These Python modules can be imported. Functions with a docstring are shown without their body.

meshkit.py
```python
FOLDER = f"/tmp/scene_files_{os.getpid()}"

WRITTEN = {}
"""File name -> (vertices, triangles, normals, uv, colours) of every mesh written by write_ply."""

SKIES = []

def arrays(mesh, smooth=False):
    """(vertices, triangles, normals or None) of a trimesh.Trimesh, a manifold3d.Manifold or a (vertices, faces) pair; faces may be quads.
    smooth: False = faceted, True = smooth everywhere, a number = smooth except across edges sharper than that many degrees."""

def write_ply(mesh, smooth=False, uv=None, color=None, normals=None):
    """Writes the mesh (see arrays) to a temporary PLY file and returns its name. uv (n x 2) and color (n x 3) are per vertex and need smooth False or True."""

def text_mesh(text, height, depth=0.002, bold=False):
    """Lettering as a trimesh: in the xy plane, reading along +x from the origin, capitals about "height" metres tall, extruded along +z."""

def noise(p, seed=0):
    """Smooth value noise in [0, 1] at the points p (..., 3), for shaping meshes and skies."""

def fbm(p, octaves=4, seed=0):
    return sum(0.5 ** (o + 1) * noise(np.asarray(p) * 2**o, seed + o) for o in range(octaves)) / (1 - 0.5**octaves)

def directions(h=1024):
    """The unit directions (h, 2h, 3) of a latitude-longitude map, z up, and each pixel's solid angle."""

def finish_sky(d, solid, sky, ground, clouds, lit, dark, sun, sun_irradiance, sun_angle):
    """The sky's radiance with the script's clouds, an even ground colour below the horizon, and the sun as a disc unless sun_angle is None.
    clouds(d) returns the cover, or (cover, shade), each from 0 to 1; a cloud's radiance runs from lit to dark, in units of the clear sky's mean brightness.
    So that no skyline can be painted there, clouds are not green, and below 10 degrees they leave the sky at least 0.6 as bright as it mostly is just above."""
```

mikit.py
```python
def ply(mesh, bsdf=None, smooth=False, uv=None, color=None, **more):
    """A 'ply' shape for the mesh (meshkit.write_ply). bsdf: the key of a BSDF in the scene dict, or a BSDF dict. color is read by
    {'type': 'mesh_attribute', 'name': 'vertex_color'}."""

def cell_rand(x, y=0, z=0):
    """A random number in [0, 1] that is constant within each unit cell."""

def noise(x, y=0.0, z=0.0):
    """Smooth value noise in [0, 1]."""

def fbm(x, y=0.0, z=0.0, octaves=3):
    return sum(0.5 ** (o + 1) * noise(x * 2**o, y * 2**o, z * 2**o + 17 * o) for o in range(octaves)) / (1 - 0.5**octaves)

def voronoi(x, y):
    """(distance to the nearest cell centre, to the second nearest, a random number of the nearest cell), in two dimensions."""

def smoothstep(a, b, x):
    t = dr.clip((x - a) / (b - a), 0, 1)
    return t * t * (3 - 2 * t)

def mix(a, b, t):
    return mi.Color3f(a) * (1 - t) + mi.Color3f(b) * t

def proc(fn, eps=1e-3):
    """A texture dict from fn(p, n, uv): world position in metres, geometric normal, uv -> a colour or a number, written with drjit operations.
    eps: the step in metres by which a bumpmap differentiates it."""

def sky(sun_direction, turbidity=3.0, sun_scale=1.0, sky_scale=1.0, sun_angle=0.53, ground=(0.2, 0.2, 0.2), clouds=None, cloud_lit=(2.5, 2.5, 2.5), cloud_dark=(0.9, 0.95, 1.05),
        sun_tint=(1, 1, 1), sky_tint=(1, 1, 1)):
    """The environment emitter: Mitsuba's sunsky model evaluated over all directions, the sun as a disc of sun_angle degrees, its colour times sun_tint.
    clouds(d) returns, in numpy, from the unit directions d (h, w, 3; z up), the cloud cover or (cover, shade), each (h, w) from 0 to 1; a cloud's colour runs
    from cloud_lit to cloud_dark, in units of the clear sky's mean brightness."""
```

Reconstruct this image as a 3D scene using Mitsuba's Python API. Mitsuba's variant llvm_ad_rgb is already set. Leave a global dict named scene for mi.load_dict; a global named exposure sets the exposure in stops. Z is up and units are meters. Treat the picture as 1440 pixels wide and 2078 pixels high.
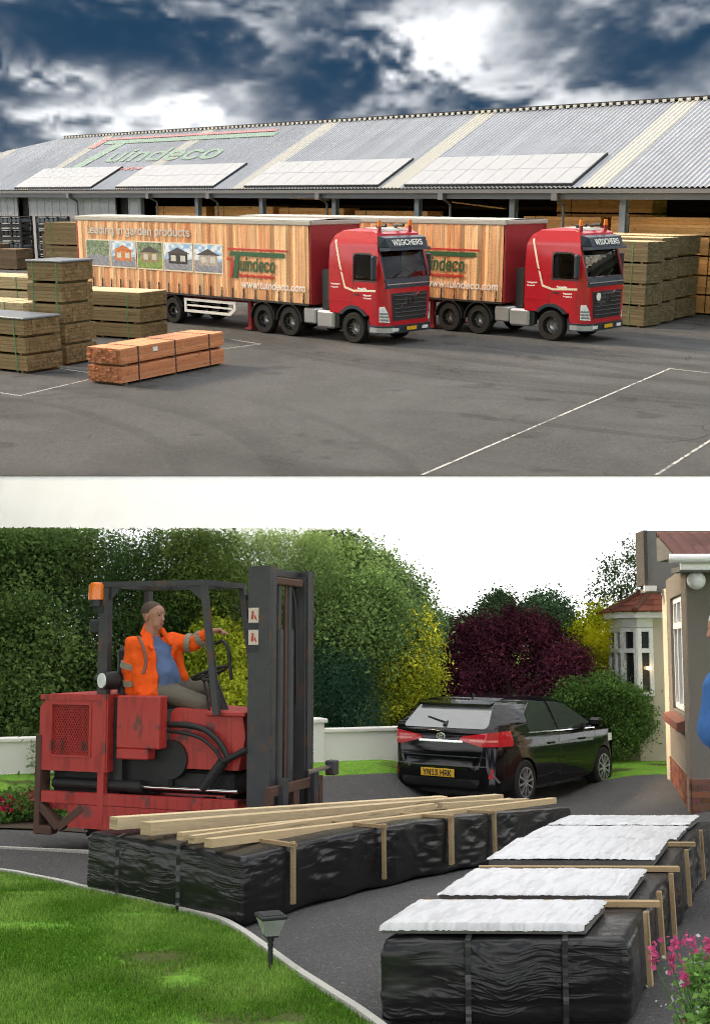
import math, random
import numpy as np, trimesh, manifold3d as m3
import mitsuba as mi, drjit as dr
import mikit, meshkit
from mikit import proc, noise, fbm, cell_rand, smoothstep, mix
from shapely.geometry import Polygon, box as sbox, LineString
from shapely import affinity

# ------------------------------------------------------------------ camera, sky, exposure
T = mi.ScalarTransform4f
CAM_Z, PITCH, TILT, UH = 1.75, math.radians(6.442), math.radians(21.511), 4.9
exposure = 2.95
scene, labels = {'type': 'scene'}, {}
scene['camera'] = dict(type='perspective', fov=2 * math.degrees(math.atan(720 / 2400)), fov_axis='x', near_clip=0.05, far_clip=2000.0,
    to_world=T().look_at(origin=[0, 0, CAM_Z], target=[0, math.cos(PITCH), CAM_Z + math.sin(PITCH)], up=[0, 0, 1]))

def sky_clouds(d):
    el = np.degrees(np.arcsin(np.clip(d[..., 2], -1, 1)))
    az = np.degrees(np.arctan2(d[..., 0], d[..., 1]))
    h = np.maximum(d[..., 2], 0.05)
    q = np.stack([d[..., 0] / h, d[..., 1] / h, 0 * h], -1)
    a3 = np.stack([d[..., 0], d[..., 1], d[..., 2] * 1.7], -1)
    warp = meshkit.fbm(a3 * 9 + 31, 3, 2)[..., None] - .5
    big = meshkit.fbm(a3 * 5.5 + 3.1 + warp, 3, 5) - .5
    mid = meshkit.fbm(a3 * 9.5 + 7.3 + warp * 2.0, 5, 11) - .5
    puff = np.abs(meshkit.fbm(a3 * 26 + 1.7 + warp * 3, 4, 23) - .5)
    mid2 = meshkit.fbm(a3 * 15 + 27.3 + warp * 2.5, 5, 19) - .5
    fine = meshkit.fbm(a3 * 70 + 5.2 + warp * 6, 3, 41) - .5
    def blob(a, e, ra, re):
        return np.exp(-((az + 9 * mid + 4 * fine - a) / ra) ** 2 - ((el + 3 * big + 3.5 * mid2 + 2.0 * fine - e) / re) ** 2)
    t = 0.44 + 0.55 * big + 0.80 * mid + 0.75 * (puff - .10) + 0.55 * fine
    t -= 0.55 * blob(-12, 28.2, 8, 1.7) + 0.30 * blob(-17, 25.4, 5, .6) + 0.42 * blob(-2.0, 27.0, 3.4, 1.5) + 0.45 * blob(1.5, 25.0, 5.5, .7) + 0.60 * blob(16, 27.6, 5.5, 1.5) + 0.34 * blob(5.2, 26.2, 1.3, 1.0) + .30 * blob(-17, 23.0, 5, .9)
    t += 0.75 * blob(4.6, 28.4, 2.8, 1.7) + 0.95 * blob(-7.5, 25.1, 2.6, .6) + 0.25 * blob(-4, 28.0, 1.0, 1.8) + 0.34 * blob(10.5, 26.2, 3.5, 1.0) + .32 * blob(-14.0, 26.2, 3.0, .4) + .30 * blob(-12.5, 24.4, 4, .45) + .2 * blob(8, 25.2, 8, .35)
    t = 1.14 / (1 + np.exp(-4.6 * (t - .50)))
    s = 1 - 0.36 * t ** 2.1
    high = np.clip((el - 33) / 14, 0, 1)
    s = s * (1 - high) + (0.32 - 0.7 * big - 0.3 * mid) * high
    lowband = np.clip((el - 13) / 8, 0, 1)
    s = s * lowband + 0.24 * (1 - lowband)
    return np.ones_like(s), np.clip(s, 0, 1)

SUN_U = np.array([-0.88 * .88, 0.475 * .88, 0.475])
SUN = (SUN_U[0], SUN_U[1] * math.cos(TILT) - SUN_U[2] * math.sin(TILT), SUN_U[1] * math.sin(TILT) + SUN_U[2] * math.cos(TILT))
scene['sky'] = mikit.sky(SUN, turbidity=3, sun_scale=0.60, sky_scale=1.0, sun_angle=12, clouds=sky_clouds,
    cloud_lit=(4.6, 4.6, 4.57), cloud_dark=(0.028, 0.090, 0.185), ground=(0.12, 0.12, 0.11), sun_tint=(1, .98, .95))

# ------------------------------------------------------------------ frames
M_U = T().translate([0, 0, CAM_Z]).rotate([1, 0, 0], math.degrees(TILT)).translate([0, 0, -UH])   # the yard slopes uphill, away from the garden
def UT(x, y, ang=0.0, z=0.0):
    return M_U @ T().translate([x, y, z]).rotate([0, 0, 1], math.degrees(ang))
def LT(x, y, z=0.0, ang=0.0):
    return T().translate([x, y, z]).rotate([0, 0, 1], math.degrees(ang))
def sst(a, b, x):
    t = np.clip((np.asarray(x, float) - a) / (b - a), 0, 1)
    return t * t * (3 - 2 * t)
def gz(x, y):
    """height of the garden ground: the drive falls away, the lawn behind rises again"""
    x, y = np.asarray(x, float), np.asarray(y, float)
    dip = -0.5 * sst(8, 15.5, y) * (1 - 0.55 * sst(3.0, 4.6, x)) * (0.55 + 0.45 * sst(-4, -1, x))
    front = (y - 14.95) * .924 - (x + 7.6) * .382          # metres in front of the garden wall, negative towards the camera
    rise = sst(-2.4, -0.25, front) * (1 - sst(0.5, 1.4, x))
    return dip * (1 - rise) + .06 * rise

# ------------------------------------------------------------------ scene writing
def lab(key, label, category, group=None, kind=None):
    labels[key] = dict(label=label, category=category)
    if group: labels[key]['group'] = group
    if kind: labels[key]['kind'] = kind
used = set()
def uniq(k):
    if k not in used:
        used.add(k); return k
    i = 1
    while f'{k}_{i:03d}' in used: i += 1
    used.add(f'{k}_{i:03d}'); return f'{k}_{i:03d}'
def thing(name, label, category, group=None, kind=None):
    k = uniq(name); lab(k, label, category, group, kind); return k
cur = [None]
def put(key, mesh, mat, M=None, smooth=False, uv=None, color=None):
    d = mikit.ply(mesh, mat, smooth=smooth, uv=uv, color=color)
    M = M if M is not None else cur[0]
    if M is not None: d['to_world'] = M
    scene[key] = d
    return key
def part(parent, name, mesh, mat, M=None, smooth=False, uv=None, color=None, kind=None, label=None):
    k = uniq(f'{parent}__{name}')
    if kind or label:
        labels[k] = {}
        if kind: labels[k]['kind'] = kind
        if label: labels[k]['label'] = label
    return put(k, mesh, mat, M, smooth, uv, color)
def dup(src, name, M, label, category, group=None):
    """the same meshes again under a new key and place"""
    k = thing(name, label, category, group)
    for o in [q for q in scene if q == src or q.startswith(src + '__')]:
        n = k + o[len(src):]; used.add(n)
        scene[n] = {**scene[o], 'to_world': M}
        if o in labels and o != src: labels[n] = dict(labels[o])
    return k

# ------------------------------------------------------------------ mesh helpers
cat = trimesh.util.concatenate
def bx(x0, x1, y0, y1, z0, z1):
    m = trimesh.creation.box([x1 - x0, y1 - y0, z1 - z0]); m.apply_translation([(x0 + x1) / 2, (y0 + y1) / 2, (z0 + z1) / 2]); return m
def man(m):
    return m3.Manifold(m3.Mesh(np.asarray(m.vertices, np.float32), np.asarray(m.faces, np.uint32)))
def unman(q):
    m = q.to_mesh(); return trimesh.Trimesh(np.array(m.vert_properties[:, :3], float), np.array(m.tri_verts), process=False)
def rbx(x0, x1, y0, y1, z0, z1, r=.01):
    """box with chamfered edges"""
    P = []
    for a in (0, 1, 2):
        lo, hi = np.array([x0, y0, z0]) + r, np.array([x1, y1, z1]) - r
        lo[a] -= r; hi[a] += r
        for i in range(8): P.append([(lo, hi)[i >> k & 1][k] for k in range(3)])
    return trimesh.convex.convex_hull(np.array(P))
def hull(P): return trimesh.convex.convex_hull(np.asarray(P, float))
def cyl(p0, p1, r, n=20, r1=None):
    p0, p1 = np.asarray(p0, float), np.asarray(p1, float)
    d = p1 - p0; L = np.linalg.norm(d); d = d / L
    a = np.cross(d, [0, 0, 1] if abs(d[2]) < .9 else [1, 0, 0]); a /= np.linalg.norm(a); b = np.cross(d, a)
    t = np.arange(n) * 2 * np.pi / n; ring = np.cos(t)[:, None] * a + np.sin(t)[:, None] * b
    r1 = r if r1 is None else r1
    v = np.vstack([p0 + ring * r, p1 + ring * r1, p0[None], p1[None]]); i = np.arange(n); j = (i + 1) % n
    f = np.vstack([np.c_[i, j, j + n], np.c_[i, j + n, i + n], np.c_[j, i, i * 0 + 2 * n], np.c_[i + n, j + n, i * 0 + 2 * n + 1]])
    m = trimesh.Trimesh(v, f, process=False); return m
def tube(P, r, n=8, closed=False):
    P = np.asarray(P, float); k = len(P)
    t = np.gradient(P, axis=0) if not closed else np.roll(P, -1, 0) - np.roll(P, 1, 0)
    t /= np.linalg.norm(t, axis=1, keepdims=True) + 1e-12
    a = np.zeros_like(P); a0 = np.cross(t[0], [0, 0, 1] if abs(t[0][2]) < .9 else [1, 0, 0])
    for i in range(k):
        a0 = a0 - t[i] * (a0 @ t[i]); a0 /= np.linalg.norm(a0) + 1e-12; a[i] = a0
    b = np.cross(t, a); ang = np.arange(n) * 2 * np.pi / n; r = np.broadcast_to(r, (k,))
    v = P[:, None] + r[:, None, None] * (np.cos(ang)[None, :, None] * a[:, None] + np.sin(ang)[None, :, None] * b[:, None])
    f = []
    for i in range(k if closed else k - 1):
        i2 = (i + 1) % k
        for j in range(n):
            j2 = (j + 1) % n; f += [[i * n + j, i * n + j2, i2 * n + j2], [i * n + j, i2 * n + j2, i2 * n + j]]
    v = v.reshape(-1, 3)
    if not closed:
        v = np.vstack([v, P[:1], P[-1:]]); c0, c1 = len(v) - 2, len(v) - 1; e = (k - 1) * n
        for j in range(n):
            f += [[(j + 1) % n, j, c0], [e + j, e + (j + 1) % n, c1]]
    m = trimesh.Trimesh(v, np.array(f), process=False)
    return m
def bar(p0, p1, w, h, up=(0, 0, 1)):
    """rectangular bar from p0 to p1, w across, h along up"""
    p0, p1 = np.asarray(p0, float), np.asarray(p1, float)
    d = p1 - p0; L = np.linalg.norm(d); d /= L; s = np.cross(d, up); s /= np.linalg.norm(s); u = np.cross(s, d)
    m = trimesh.creation.box([L, w, h]); M = np.eye(4); M[:3, 0], M[:3, 1], M[:3, 2], M[:3, 3] = d, s, u, (p0 + p1) / 2
    if np.linalg.det(M[:3, :3]) < 0: M[:3, 1] *= -1
    m.apply_transform(M); return m
def smoothpath(P, n=8):
    P = np.asarray(P, float); out = []
    for i in range(len(P) - 1):
        p0, p1, p2, p3 = P[max(i - 1, 0)], P[i], P[i + 1], P[min(i + 2, len(P) - 1)]
        for t in np.linspace(0, 1, n, endpoint=i == len(P) - 2):
            out.append(.5 * ((2 * p1) + (-p0 + p2) * t + (2 * p0 - 5 * p1 + 4 * p2 - p3) * t * t + (-p0 + 3 * p1 - 3 * p2 + p3) * t ** 3))
    return np.array(out)
def extr(poly, d, axis='z', o=0.0):
    """polygon extruded: axis z: (x,y); axis y: polygon is (x,z); axis x: polygon is (y,z); from o to o+d"""
    if not isinstance(poly, Polygon): poly = Polygon(poly)
    m = trimesh.creation.extrude_polygon(poly, d, engine='earcut')
    v = m.vertices.copy()
    if axis == 'z': v[:, 2] += o
    elif axis == 'y': v = np.c_[v[:, 0], v[:, 2] + o, v[:, 1]]; m.faces = m.faces[:, ::-1]
    else: v = np.c_[v[:, 2] + o, v[:, 0], v[:, 1]]
    m.vertices = v; return m
def lathe(prof, n=32, axis='z'):
    """profile [(r,z)...] turned about z (or about y)"""
    m = trimesh.creation.revolve(np.asarray(prof, float), sections=n)
    if axis == 'y': v = m.vertices; m.vertices = np.c_[v[:, 0], -v[:, 2], v[:, 1]]
    return m
def mv(m, x=0, y=0, z=0):
    m = m.copy(); m.apply_translation([x, y, z]); return m
def xf(m, M):
    m = m.copy(); m.apply_transform(np.asarray(M, float)); return m
def frame(o, xdir, ydir):
    """matrix whose x, y, z columns are the reading direction, the up direction and the outward normal"""
    x = np.array(xdir, float); x /= np.linalg.norm(x); y = np.array(ydir, float); y -= x * (x @ y); y /= np.linalg.norm(y)
    M = np.eye(4); M[:3, 0], M[:3, 1], M[:3, 2], M[:3, 3] = x, y, np.cross(x, y), o; return M
def text(s, h, depth=.004, bold=False, width=None, slant=0):
    m = meshkit.text_mesh(s, h, depth, bold)
    if slant: v = m.vertices.copy(); v[:, 0] += slant * v[:, 1]; m.vertices = v
    if width: v = m.vertices.copy(); v[:, 0] = (v[:, 0] - v[:, 0].min()) * width / np.ptp(v[:, 0]); m.vertices = v
    return m
def boards(L, pal, rng):
    """boards [(x0,x1,y0,y1,z0,z1,axis)] as one mesh with the wood uv: u metres along the grain, v = palette*1000 + board + part across"""
    V, F, UV = [], [], []
    for (x0, x1, y0, y1, z0, z1, ax) in L:
        b = rng.integers(0, 900); lo, hi = (x0, y0, z0), (x1, y1, z1); u0 = rng.random() * 20
        for a in range(3):
            o = [k for k in range(3) if k != a]
            for s in (0, 1):
                base = len(V)
                for i, (p, q) in enumerate(((0, 0), (1, 0), (1, 1), (0, 1))):
                    c = [0, 0, 0]; c[a] = (lo, hi)[s][a]; c[o[0]] = (lo, hi)[p][o[0]]; c[o[1]] = (lo, hi)[q][o[1]]
                    V.append(c)
                    if a == ax: UV.append((-100 + .02 * c[o[0]], pal * 1000 + b + .06 + .88 * q))
                    else:
                        al = c[ax]; acr = p if o[1] == ax else q
                        UV.append((u0 + al, pal * 1000 + b + .06 + .88 * acr))
                flip = (s == 1) == (a != 1)
                F += [[base, base + 1, base + 2], [base, base + 2, base + 3]] if flip else [[base, base + 2, base + 1], [base, base + 3, base + 2]]
    return trimesh.Trimesh(np.array(V, float), np.array(F), process=False), np.array(UV)
def grid(fn, nu, nv):
    """surface fn(u, v) -> xyz arrays over the unit square"""
    u, v = np.meshgrid(np.linspace(0, 1, nu), np.linspace(0, 1, nv), indexing='ij')
    P = np.stack(fn(u, v), -1).reshape(-1, 3); i, j = np.meshgrid(np.arange(nu - 1), np.arange(nv - 1), indexing='ij')
    a = (i * nv + j).ravel(); f = np.vstack([np.c_[a, a + nv, a + nv + 1], np.c_[a, a + nv + 1, a + 1]])
    return trimesh.Trimesh(P, f, process=False), np.stack([u.ravel(), v.ravel()], 1)

# ------------------------------------------------------------------ materials
def mat(key, rgb, rough=.6, metal=0.0, spec=.5, coat=0.0, two=True, **k):
    c = rgb if isinstance(rgb, dict) else {'type': 'rgb', 'value': list(rgb)}
    b = dict(type='principled', base_color=c, roughness=rough, metallic=metal, specular=spec, **k)
    if coat: b['clearcoat'] = coat; b['clearcoat_gloss'] = .95
    scene[key] = dict(type='twosided', bsdf=b) if two else b
    return key
VC = {'type': 'mesh_attribute', 'name': 'vertex_color'}
def local(p):
    """world point -> the yard's own coordinates"""
    y, z = p.y, p.z - CAM_Z
    return p.x, y * math.cos(TILT) + z * math.sin(TILT), -y * math.sin(TILT) + z * math.cos(TILT) + UH
voronoi_ = mikit.voronoi
def line_wear(p, n, uv):
    x, y, z = local(p); w = smoothstep(.42, .62, fbm(x * 5, y * 5, 0) + .25 * (fbm(x * .6, y * .6, 7) - .5) + .1)
    return mix((.08, .08, .079), (.38, .375, .36), .2 + .8 * w) * (.85 + .3 * noise(x * 30, y * 30))
mat('white_line', proc(line_wear), .85, spec=.2)
def yard_asphalt(p, n, uv):
    x, y, z = local(p)
    a = fbm(x * .35 + 4, y * .35, 0, octaves=4); a2 = fbm(x * 1.6, y * 1.1 + 9, 0, octaves=3)
    g = noise(x * 60, y * 45); g2 = noise(x * 17, y * 9); st = smoothstep(.78, .9, noise(x * 33 + 7, y * 24))
    w = fbm(x * .5, y * .5, 3)
    def arc(cx, cy, f, lo, seed):
        r = dr.sqrt(dr.square(x - cx) + dr.square(y - cy)) + .25 * w
        return smoothstep(lo, lo + .16, noise(r * f + seed, seed)) * smoothstep(.34, .56, fbm(x * .22 + seed, y * .22, seed)) * (.6 + .6 * noise(r * 7, seed))
    tr = arc(-16, 18, 1.7, .60, 3.3) + arc(24, 56, 2.0, .64, 8.1) + .8 * arc(-2, 8, 1.3, .66, 15.7)
    cr, c2, _ = voronoi_(x * .22 + .5 * w, y * .22)
    crack = (1 - smoothstep(.0, .018, c2 - cr)) * smoothstep(.5, .7, fbm(x * .3 + 40, y * .3))
    oil = smoothstep(.70, .80, fbm(x * .9 + 60, y * .9, 1))
    k = .62 + .50 * a + .22 * (a2 - .5) + .26 * (g - .5) + .16 * (g2 - .5)
    return (mi.Color3f(.0655, .0660, .0665) * k + mi.Color3f(.018, .018, .018) * st) * (1 - .24 * dr.minimum(tr, 1.3)) * (1 - .45 * crack) * (1 - .3 * oil)
mat('yard_asphalt', proc(yard_asphalt), .85, spec=.25)
def drive_asphalt(p, n, uv):
    a = fbm(p.x * .8, p.y * .8 + 9, 0, octaves=4); g = noise(p.x * 130, p.y * 130); s = smoothstep(.8, .9, noise(p.x * 75 + 5, p.y * 75))
    return mi.Color3f(.084, .081, .080) * (.62 + .5 * a + .5 * (g - .5)) + mi.Color3f(.05, .05, .045) * s
mat('drive_asphalt', proc(drive_asphalt), .9, spec=.2)
def ground_grass(p, n, uv):
    a = fbm(p.x * 1.3, p.y * 1.3, 0, octaves=4); b = noise(p.x * 30, p.y * 30); soil = smoothstep(.60, .72, fbm(p.x * 1.7 + 3, p.y * 2.6 + 1, 5))
    return mix(mix((.085, .20, .022), (.16, .29, .04), a) * (.75 + .5 * b), (.055, .04, .024), soil * .8)
mat('lawn_ground', proc(ground_grass), .9, spec=.1)
def wood(p, n, uv):
    u, v = uv.x, uv.y; pal = dr.floor(v / 1000); b = dr.floor(v); f = v - b
    r1, r2 = cell_rand(b, 3), cell_rand(b, 7)
    def pick(*c):
        out = mi.Color3f(c[0])
        for i in range(1, len(c)): out = dr.select(pal > i - .5, mi.Color3f(c[i]), out)
        return out
    #          7 grey olive; 0 red-orange larch   1 olive treated       2 pale spruce        3 indoor orange     4 dark brown       5 fresh batten       6 grey brown
    A = pick((.56, .20, .09), (.205, .140, .066), (.49, .365, .205), (.74, .35, .11), (.10, .045, .022), (.31, .215, .115), (.16, .105, .062), (.145, .118, .068))
    B = pick((.70, .31, .165), (.285, .205, .105), (.60, .475, .30), (.84, .47, .19), (.17, .075, .035), (.41, .30, .17), (.23, .155, .098), (.215, .178, .108))
    g = noise(u * 2.5, f * 14 + b * 3.1); g2 = noise(u * 14, f * 40 + b * 1.7); kn = smoothstep(.86, .93, noise(u * 3 + b, f * 2.2 + b * .37))
    end = dr.select(u < -50, .80, 1.0)
    return mix(A, B, r1 * .75 + g * .25) * (.80 + .28 * g2) * (.86 + .28 * r2) * (1 - .4 * kn) * end
mat('wood', proc(wood), .75, spec=.3)
def red_paint(p, n, uv):
    a = fbm(p.x * 3, p.y * 3, p.z * 3, octaves=4); s = smoothstep(.62, .74, fbm(p.x * 9, p.y * 9, p.z * 5, octaves=3)); z = smoothstep(.55, .8, noise(p.x * 40, p.y * 40, p.z * 3))
    return mix(mix((.36, .026, .024), (.44, .050, .042), a), (.07, .045, .04), s * .75) * (1 - .22 * z)
mat('worn_red', proc(red_paint), .42, spec=.4)
def dark_metal(p, n, uv):
    a = fbm(p.x * 7, p.y * 7, p.z * 7, octaves=3); s = smoothstep(.6, .75, fbm(p.x * 12 + 3, p.y * 12, p.z * 6, octaves=3))
    return mix((.028, .029, .033), (.05, .05, .056), a) * (1 - s) + mi.Color3f(.075, .04, .03) * s
mat('mast_steel', proc(dark_metal), .5, spec=.5)
def film_h(p, n, uv):
    u, v = uv.x, uv.y
    w = fbm(u * 3, v * 3, 2) * 3
    r = 1 - dr.abs(2 * noise(u * 2.5 + w, v * 30 + w * 1.5) - 1); r2 = 1 - dr.abs(2 * noise(u * 4 + 9, v * 85 + w * 3) - 1); r3 = 1 - dr.abs(2 * noise(u * 6 + v * 9 + 4, v * 40 - u * 9 + w * 2) - 1)
    return (.0030 * r * r * r + .0024 * r2 * r2 * r2) * smoothstep(.30, .65, noise(u * 3.1 + 8, v * 7)) + .0032 * r3 * r3 * r3 * r3 * smoothstep(.35, .6, noise(u * 2 + 3, v * 4 + 5)) + .0015 * noise(u * 14, v * 20)
scene['black_film'] = dict(type='twosided', bsdf=dict(type='bumpmap', arbitrary=proc(film_h, 2e-3), scale=1.0,
    bsdf=dict(type='principled', base_color={'type': 'rgb', 'value': [.011, .011, .012]}, roughness=.31, specular=.42)))
def render_h(p, n, uv):
    return .004 * noise(p.x * 90, p.y * 90, p.z * 90) + .003 * noise(p.x * 40, p.y * 40, p.z * 40)
scene['pebbledash'] = dict(type='twosided', bsdf=dict(type='bumpmap', arbitrary=proc(render_h, 2e-3), scale=1.0,
    bsdf=dict(type='principled', base_color={'type': 'rgb', 'value': [.172, .155, .135]}, roughness=.95, specular=.15)))
def white_paint(p, n, uv):
    a = fbm(p.x * .9, p.z * 2, p.y * .9, octaves=4); s = smoothstep(.55, .8, noise(p.x * 6, p.z * .8))
    return mi.Color3f(.88, .88, .875) * (.95 + .07 * a) * (1 - .02 * s)
mat('white_concrete', proc(white_paint), .8, spec=.2)
def curtain(p, n, uv):
    b = dr.floor(uv.x / .155); f = uv.x / .155 - b; r = cell_rand(b, 2); g = noise(uv.x * 30 + b, uv.y * 1.6); g2 = noise(uv.x * 9, uv.y * .8 + b)
    c = mix((.60, .235, .090), (.86, .53, .285), r) * (.75 + .35 * g + .15 * g2)
    return c * dr.select((f < .09), .45, 1.0) * dr.select(cell_rand(b, 5) > .82, .72, 1.0)
mat('curtain_print', proc(curtain), .45, spec=.4)
def pictures(p, n, uv):
    k = dr.floor(uv.x); u = uv.x - k; v = uv.y; w = noise(u * 9 + k * 7, v * 9); w2 = noise(u * 22 + k * 3, v * 22)
    skyc = mix((.25, .45, .75), (.75, .8, .85), smoothstep(.3, .9, w + .4 * (1 - v)))
    skyc = dr.select((k == 0) | (k == 2), mix((.05, .09, .04), (.3, .38, .25), w2), skyc)
    grd = dr.select((k == 2), mix((.10, .22, .04), (.35, .4, .12), w2), mix((.16, .17, .22), (.34, .35, .40), w2))
    c = dr.select(v > .42 + .08 * (w - .5), skyc, grd)
    roof = (v < .86 - dr.abs(u - .5) * .55) & (v > .62)
    body = (dr.abs(u - .5) < .34) & (v > .24) & (v < .66)
    wallc = dr.select(k == 1, mi.Color3f(.62, .20, .05), dr.select(k == 3, mi.Color3f(.03, .03, .035), dr.select(k == 4, mi.Color3f(.42, .36, .34), mi.Color3f(.30, .22, .12))))
    wind = (dr.abs(dr.abs(u - .5) - .17) < .09) & (v > .34) & (v < .56)
    has = k > .5
    c = dr.select(has & body, wallc * (.7 + .5 * w2), c); c = dr.select(has & wind, mi.Color3f(.55, .55, .5), c)
    c = dr.select(has & roof, dr.select(k == 1, mi.Color3f(.55, .16, .04), mi.Color3f(.06, .055, .06)) * (.8 + .4 * w2), c)
    return c
mat('garden_pictures', proc(pictures), .45, spec=.4)
def roof_metal(p, n, uv):
    x, y, z = local(p); a = fbm(x * .25, y * .25, z * .6, octaves=4); s = noise(x * 2.1, y * 2.1, z * .5)
    return mi.Color3f(.315, .335, .38) * (.74 + .36 * a + .1 * (s - .5) + .16 * (noise((x * .703 - y * .711) * 2.2, (x * .711 + y * .703) * .25) - .5) + .12 * (noise((x * .703 - y * .711) * 9, (x * .711 + y * .703) * .5) - .5))
mat('roof_metal', proc(roof_metal), .5, metal=.0, spec=.5)
mat('leaf', VC, .6, two=True, spec=.3)
scene['leaf'] = dict(type='principledthin', base_color=VC, roughness=.55, diff_trans=.7, spec_trans=0.0)
mat('vcol', VC, .8, spec=.25)
mat('vgloss', VC, .35, spec=.5)
mat('skylight', (.46, .445, .40), .5)
mat('steel_post', (.20, .24, .28), .45, spec=.5)
mat('dark_gap', (.02, .02, .023), .8)
mat('light_cladding', (.36, .38, .41), .6)
mat('gutter_grey', (.13, .135, .15), .5)
mat('solar_glass', (.35, .37, .41), .6, spec=.12)
mat('black_frame', (.015, .017, .02), .4)
mat('brown_board', (.075, .030, .018), .8)
mat('truck_red', (.42, .008, .018), .22, coat=1.0)
mat('bulkhead_red', (.27, .018, .025), .5)
mat('cream_stripe', (.72, .62, .48), .4)
mat('navy_plastic', (.028, .036, .052), .35)
mat('black_plastic', (.018, .019, .021), .5)
mat('tyre', (.022, .021, .021), .85, spec=.2)
mat('alloy', (.45, .45, .46), .38, metal=.8)
mat('silver_tank', (.50, .51, .53), .33, metal=.6)
mat('grey_tarp', (.38, .37, .35), .6)
mat('white_paint', (.72, .72, .70), .4)
mat('print_white', (.78, .78, .76), .5)
mat('print_grey', (.52, .52, .51), .5)
mat('print_green', (.008, .085, .030), .5)
mat('print_red', (.50, .022, .018), .5)
mat('faded_green', (.15, .235, .20), .6)
mat('faded_red', (.33, .15, .16), .6)
mat('plate_yellow', (.66, .37, .012), .45)
mat('amber', (.75, .17, .01), .25, spec=.7)
mat('lamp_white', (.75, .77, .78), .1, spec=.8, coat=1.0)
mat('strap_green', (.10, .24, .11), .5)
mat('cover_slate', (.13, .142, .165), .5)
mat('crate_black', (.028, .03, .033), .6)
mat('chrome', (.72, .72, .74), .12, metal=1.0)
mat('rubber', (.012, .012, .013), .6)
mat('skin', (.43, .215, .155), .5, spec=.35)
mat('orange_cloth', (.90, .115, .014), .8, spec=.2)
mat('reflective_tape', (.25, .215, .16), .5)
mat('blue_shirt', (.105, .155, .29), .9, spec=.1)
mat('brace_tape', (.22, .10, .075), .6)
mat('bright_blue', (.055, .14, .36), .9, spec=.1)
mat('khaki_trousers', (.15, .135, .11), .9, spec=.1)
mat('brown_hair', (.085, .058, .045), .8)
mat('white_hair', (.62, .61, .59), .7)
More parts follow.
